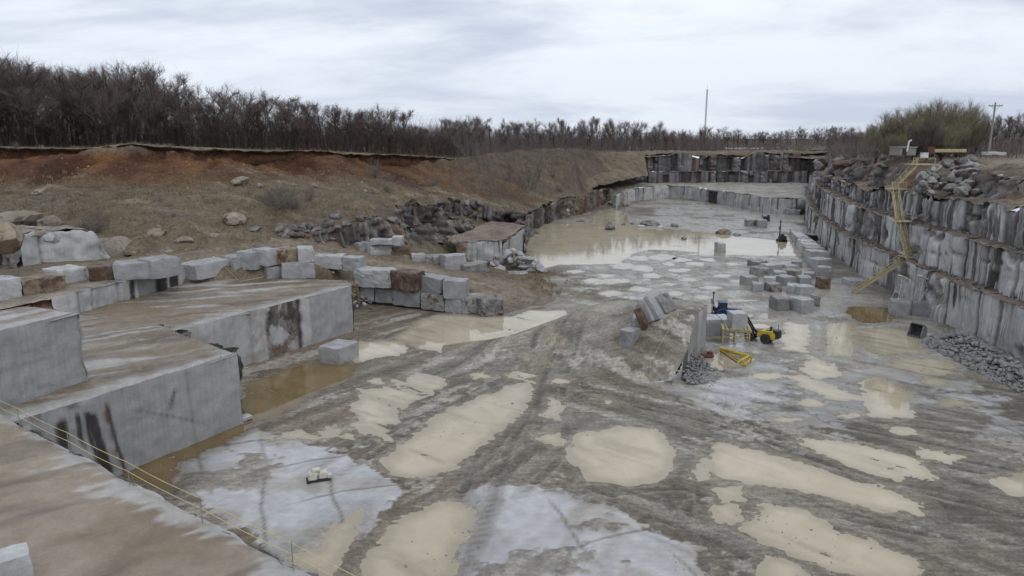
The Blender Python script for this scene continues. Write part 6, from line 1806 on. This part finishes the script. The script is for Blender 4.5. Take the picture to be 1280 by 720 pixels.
# stair down the right wall
def stair():
    pts = [Vector(P(1066, 366, .05)), Vector(P(1136, 321, 5.75)), Vector(P(1124, 276, 10.5)), Vector(P(1118, 236, 14.6)), Vector(PT(1146, 206, 104))]
    o0 = pts[0].copy()
    t = empty('wall_stair', o0, 0, 'yellow timber stair climbing the right wall in zigzag flights', 'stair')
    L = [p - o0 for p in pts]
    W = .8
    for i in range(4):
        a, b = L[i], L[i + 1]; d = (b - a); run = Vector((d.x, d.y, 0)); n = Vector((0, 1, 0)) if i in (0,) else Vector((1, 0, 0)) * 0 + Vector((-run.y, run.x, 0)).normalized()
        sd = n * W / 2
        m = MB(); m.bar(a + sd, b + sd, .10, .28); m.bar(a - sd, b - sd, .10, .28); fl = m.build('flight', M['yellow_wood'], t)
        m = MB(); k = int(d.length / .3)
        ang = math.atan2(n.y, n.x)
        for j in range(k):
            c = a + d * ((j + .5) / k); m.box(c, (W, .28, .05), rz=ang)
        m.build('treads', M['yellow_wood'], fl)
        for s_ in (1, -1):
            m = MB(); up = Vector((0, 0, 1.05))
            m.bar(a + sd * s_ + up, b + sd * s_ + up, .06); m.bar(a + sd * s_ + up * .5, b + sd * s_ + up * .5, .04)
            for j in range(5): c = a + d * (j / 4.) + sd * s_; m.bar(c, c + up, .07)
            m.build('handrail', M['yellow_wood'], fl)
        if i < 3:
            m = MB(); m.box(b + Vector((.2, 0, .0)), (2.2, 2.2, .12))
            for s_ in ((-1, -1), (1, -1), (1, 1)): m.bar(b + Vector((.2 + s_[0], s_[1], 0)), b + Vector((.2 + s_[0], s_[1], 1.05)), .07)
            m.bar(b + Vector((1.2, -1, 1.0)), b + Vector((1.2, 1, 1.0)), .07); m.bar(b + Vector((-.8, -1, 1.0)), b + Vector((1.2, -1, 1.0)), .07)
            m.build('landing', M['yellow_wood'], t)
    m = MB(); e = L[4]; m.box(e + Vector((.8, .6, .05)), (3.4, 2.2, .14)); m.bar(e + Vector((-.8, -.4, 0)), e + Vector((-.8, -.4, 1.05)), .08); m.bar(e + Vector((2.4, -.4, 0)), e + Vector((2.4, -.4, 1.05)), .08); m.bar(e + Vector((-.8, -.4, 1.0)), e + Vector((2.4, -.4, 1.0)), .08)
    m.build('top_platform', M['yellow_wood'], t)
stair()

def utility_pole():
    p = PT(1236, 189, 116)
    t = empty('utility_pole', p, 0, 'wooden utility pole with a crossarm standing on top of the right wall', 'utility pole')
    H = z_at(128, p[1]) - p[2]
    m = MB(); m.tube([(0, 0, -.5), (.02, 0, H * .5), (.0, 0, H)], [.19, .16, .12], 10); m.build('pole', M['pole_wood'], t)
    m = MB(); m.box((0, -.15, H - .55), (2.3, .12, .16)); ca = m.build('crossarm', M['pole_wood'], t)
    m = MB()
    for x in (-1.05, -.55, .55, 1.05): m.tube([(x, -.15, H - .47), (x, -.15, H - .25)], [.05, .035], 8)
    m.build('insulators', M['cream'], ca)
    m = MB(); m.bar((-.7, -.16, H - .6), (0, -.12, H - 1.3), .04); m.bar((.7, -.16, H - .6), (0, -.12, H - 1.3), .04); m.build('brace', M['steel'], t)
    # mast far behind
    y = 430.; dx, dy, dz = ray(881, 168); tt = y / dy; q = (dx * tt, y, 16.5)
    H = z_at(112, y) - 16.5
    t = empty('radio_mast', q, .3, 'thin tall lattice radio mast on the far skyline', 'radio mast')
    m = MB(); r = .42
    cs = [(r * math.cos(a), r * math.sin(a)) for a in (0, 2.094, 4.189)]
    for c in cs: m.bar((*c, 0), (*c, H), .15)
    n = 30
    for k in range(n):
        for i in range(3): m.bar((*cs[i], H * k / n), (*cs[(i + 1) % 3], H * (k + 1) / n), .07)
    m.build('lattice', M['steel'], t)
    m = MB(); m.tube([(0, 0, H), (0, 0, H + 2.5)], .06, 6); m.box((0, 0, H - .3), (1.0, .2, .5)); m.build('antenna', M['steel'], t)
    p = PT(1134, 187, 112)
    m = MB(); m.tube([(0, 0, -.3), (.15, 0, 1.3)], .12, 8); m.tube([(.15, 0, 1.3), (.5, 0, 1.45)], .12, 8)
    tag(m.build('vent_pipe', M['white_steel'], None, loc=p), 'short white pipe standing on the rim above the stair', 'pipe')
    p = PT(1155, 197, 108)
    m = MB(); m.box((0, 0, .35), (.9, .7, .7)); m.box((0, 0, .73), (1.0, .8, .06)); tag(m.build('white_box', M['white_steel'], None, bevel=.03, loc=p), 'small white box at the head of the stair', 'box')
    p = PT(1128, 194, 114)
    t = empty('equipment_shed', p, .2, 'low grey shed behind the head of the stair', 'shed')
    m = MB(); m.box((0, 0, .6), (3., 2.2, 1.2)); m.build('wall', M['pole_wood'], t)
    m = MB(); m.box((0, 0, 1.28), (3.3, 2.5, .14)); m.build('roof', M['steel'], t)
    m = MB(); m.box((-.6, -1.12, .55), (.8, .05, 1.0)); m.build('door', M['black'], t)
    p = PT(1186, 192, 108)
    t = empty('timber_stack', p, .05, 'long ochre timber baulk lying behind the boulder heap', 'timber')
    m = MB(); m.box((0, 0, .45), (5.2, .5, .5)); m.box((.2, .55, .4), (5., .5, .5)); m.build('baulk', M['yellow_wood'], t, bevel=.03)
    m = MB(); m.box((-2.7, .2, .5), (.4, 1.1, 1.1)); m.build('end_post', M['red'], t, bevel=.03)
    p = PT(1242, 193, 100)
    tag(link('stone_slab', block_mesh(2.6, 1.6, .45, 888, .05), M['granite_pale'], None, (p[0], p[1], p[2] - .1)), 'bright flat slab on top of the boulder heap below the utility pole', 'stone slab')
utility_pole()

def pump():
    p = P(398, 601)
    t = empty('motor_unit', (p[0], p[1], .06), .35, 'small off white motor unit sitting on the pale wet slab', 'motor')
    m = MB(); m.box((0, 0, .08), (1.5, .8, .12)); m.build('base_frame', M['black'], t, bevel=.02)
    m = MB(); m.box((-.35, 0, .38), (.6, .62, .5), taper=.9); m.box((.3, .05, .34), (.6, .6, .42), taper=.9); m.build('housing', M['cream'], t, bevel=.06)
    m = MB(); m.lathe((-.1, 0, .72), (1, 0, 0), [(-.3, .1), (-.25, .16), (.2, .16), (.25, .1)], 14); m.build('drum', M['cream'], t, smooth=True)
    m = MB(); m.box((.7, -.1, .25), (.3, .4, .25)); m.build('gearbox', M['cream'], t, bevel=.04)
pump()

def rope_fence(name, base, h, n, label, sag=.18, strands=(1., .55), post=.03):
    """base: plan polyline with z"""
    p, s = resample(base, 1.); L = s[-1]
    o0 = Vector(p[0]); t = empty(name, o0, 0, label, 'rope fence')
    def at(q): return Vector([np.interp(q, s, p[:, k]) for k in range(3)]) - o0
    for k in range(n):
        m = MB(); b = at(L * k / (n - 1)); m.tube([b - Vector((0, 0, .1)), b + Vector((0, 0, h + .05))], post, 6); m.build('post', M['steel'], t)
    for f in strands:
        pts = []
        for k in range(n - 1):
            for j in range(8):
                q = j / 8.; b = at(L * (k + q) / (n - 1)); pts.append(b + Vector((0, 0, h * f - sag * 4 * q * (1 - q))))
        pts.append(at(L) + Vector((0, 0, h * f)))
        m = MB(); m.tube(pts, .014, 6); m.build('rope', M['rope'], t)
nd = np.array([de[0], de[1]]); nn_ = np.array([-de[1], de[0]])
bs = []
for k in range(6):
    q = np.array(Ea) + de * (6 + k * 9.) - nn_ * .25
    bs.append((q[0], q[1], ZN + .05))
rope_fence('rope_fence', bs, 1.0, 9, 'double yellow rope strung on thin posts along the edge of the near bench', sag=.07, post=.018)
q = [(811, 464, .9), (849, 394, wz1(849, 400))]
rope_fence('rope_fence', [tuple(P(811, 466, wz1(811, 466)))[:2] + (wz1(811, 466),), tuple(P(849, 399, wz1(849, 399)))[:2] + (wz1(849, 399),)], .9, 4, 'yellow rope line crossing the top of the central bench', sag=.05, strands=(1.,), post=.035)
# slack rope coil at the back of bench A
p0 = Vector(P(186, 420, 6.05))
pts = [p0 + Vector((math.cos(a * 1.7) * (1.2 + .3 * math.sin(a)), math.sin(a * 1.1) * 1.6, .02)) for a in [k * .35 for k in range(34)]]
m = MB(); m.tube([q - p0 for q in pts], .02, 5)
tag(m.build('loose_rope', M['straw'], None, loc=p0), 'loose straw coloured rope tangled on the muddy top of the big bench', 'rope')
m = MB(); o0 = Vector(P(262, 331, 8.2)); e = [Vector(P(278, 331, 8.2)), Vector(P(300, 352, 5.5)), Vector(P(330, 346, 5.5))]
m.tube([q - e[0] for q in e], .035, 5); tag(m.build('loose_rope', M['rope'], None, loc=e[0]), 'pale cable hanging down beside the askew white topped block', 'rope')

# ------------------------------------------------------------------ light, sky, camera
w = bpy.data.worlds.new('World'); scene.world = w; w.use_nodes = True
nt = w.node_tree; nt.nodes.clear(); h = N(nt)
out = h.n('ShaderNodeOutputWorld'); bg = h.n('ShaderNodeBackground')
sky = h.n('ShaderNodeTexSky', sky_type='NISHITA'); sky.sun_disc = False
SUN_EL, SUN_ROT = R(48), R(150)
sky.sun_elevation = SUN_EL; sky.sun_rotation = SUN_ROT
tc = h.n('ShaderNodeTexCoord').outputs['Generated']
sx = h.n('ShaderNodeSeparateXYZ'); h.L(tc, sx.inputs[0])
zc = h.math('ADD', h.math('MAXIMUM', sx.outputs[2], 0.), .20)
cx = h.n('ShaderNodeCombineXYZ'); h.L(h.math('DIVIDE', sx.outputs[0], zc), cx.inputs[0]); h.L(h.math('DIVIDE', sx.outputs[1], zc), cx.inputs[1])
f1 = h.noise(h.mapping(cx.outputs[0], (.62, .80, 1), (1.3, .4, 0), (0, 0, .12)), 1., 7, .56, .5)
f2 = h.noise(h.mapping(cx.outputs[0], (1.7, 2.4, 1), (4.1, 2.2, 0), (0, 0, -.1)), 1., 5, .55, .2)
fm = h.math('ADD', h.math('MULTIPLY', f1, .75), h.math('MULTIPLY', f2, .25))
cl = h.mix(h.ramp(fm, .36, .58), (4.3, 4.7, 5.6), (8.3, 8.65, 8.85))
hz = h.ramp(sx.outputs[2], .02, .30)
cl = h.mix(hz, h.mix(.55, cl, (4.9, 5.5, 6.7)), cl)
skc = h.mix(.93, sky.outputs[0], cl)
h.L(skc, bg.inputs[0]); bg.inputs['Strength'].default_value = .12
h.L(bg.outputs[0], out.inputs[0])
sun = bpy.data.lights.new('sun', 'SUN'); sun.energy = .6; sun.angle = R(25); sun.color = (1, .97, .93)
so_ = bpy.data.objects.new('sun', sun); col.objects.link(so_)
so_.rotation_euler = (R(90) - SUN_EL, 0, R(180) - SUN_ROT)

cam = bpy.data.cameras.new('camera'); cam.sensor_width = 36.; cam.lens = 36. * F / 1280.; cam.clip_start = .5; cam.clip_end = 12000
co = bpy.data.objects.new('camera', cam); col.objects.link(co)
co.location = (0, 0, CZ); co.rotation_euler = (R(90 - PITCH), 0, 0)
scene.camera = co
scene.render.engine = 'CYCLES'
scene.cycles.use_denoising = True
scene.cycles.max_bounces = 6
scene.view_settings.view_transform = 'Standard'; scene.view_settings.look = 'None'
scene.view_settings.exposure = .1; scene.view_settings.gamma = 1.
scene.view_settings.use_curve_mapping = False
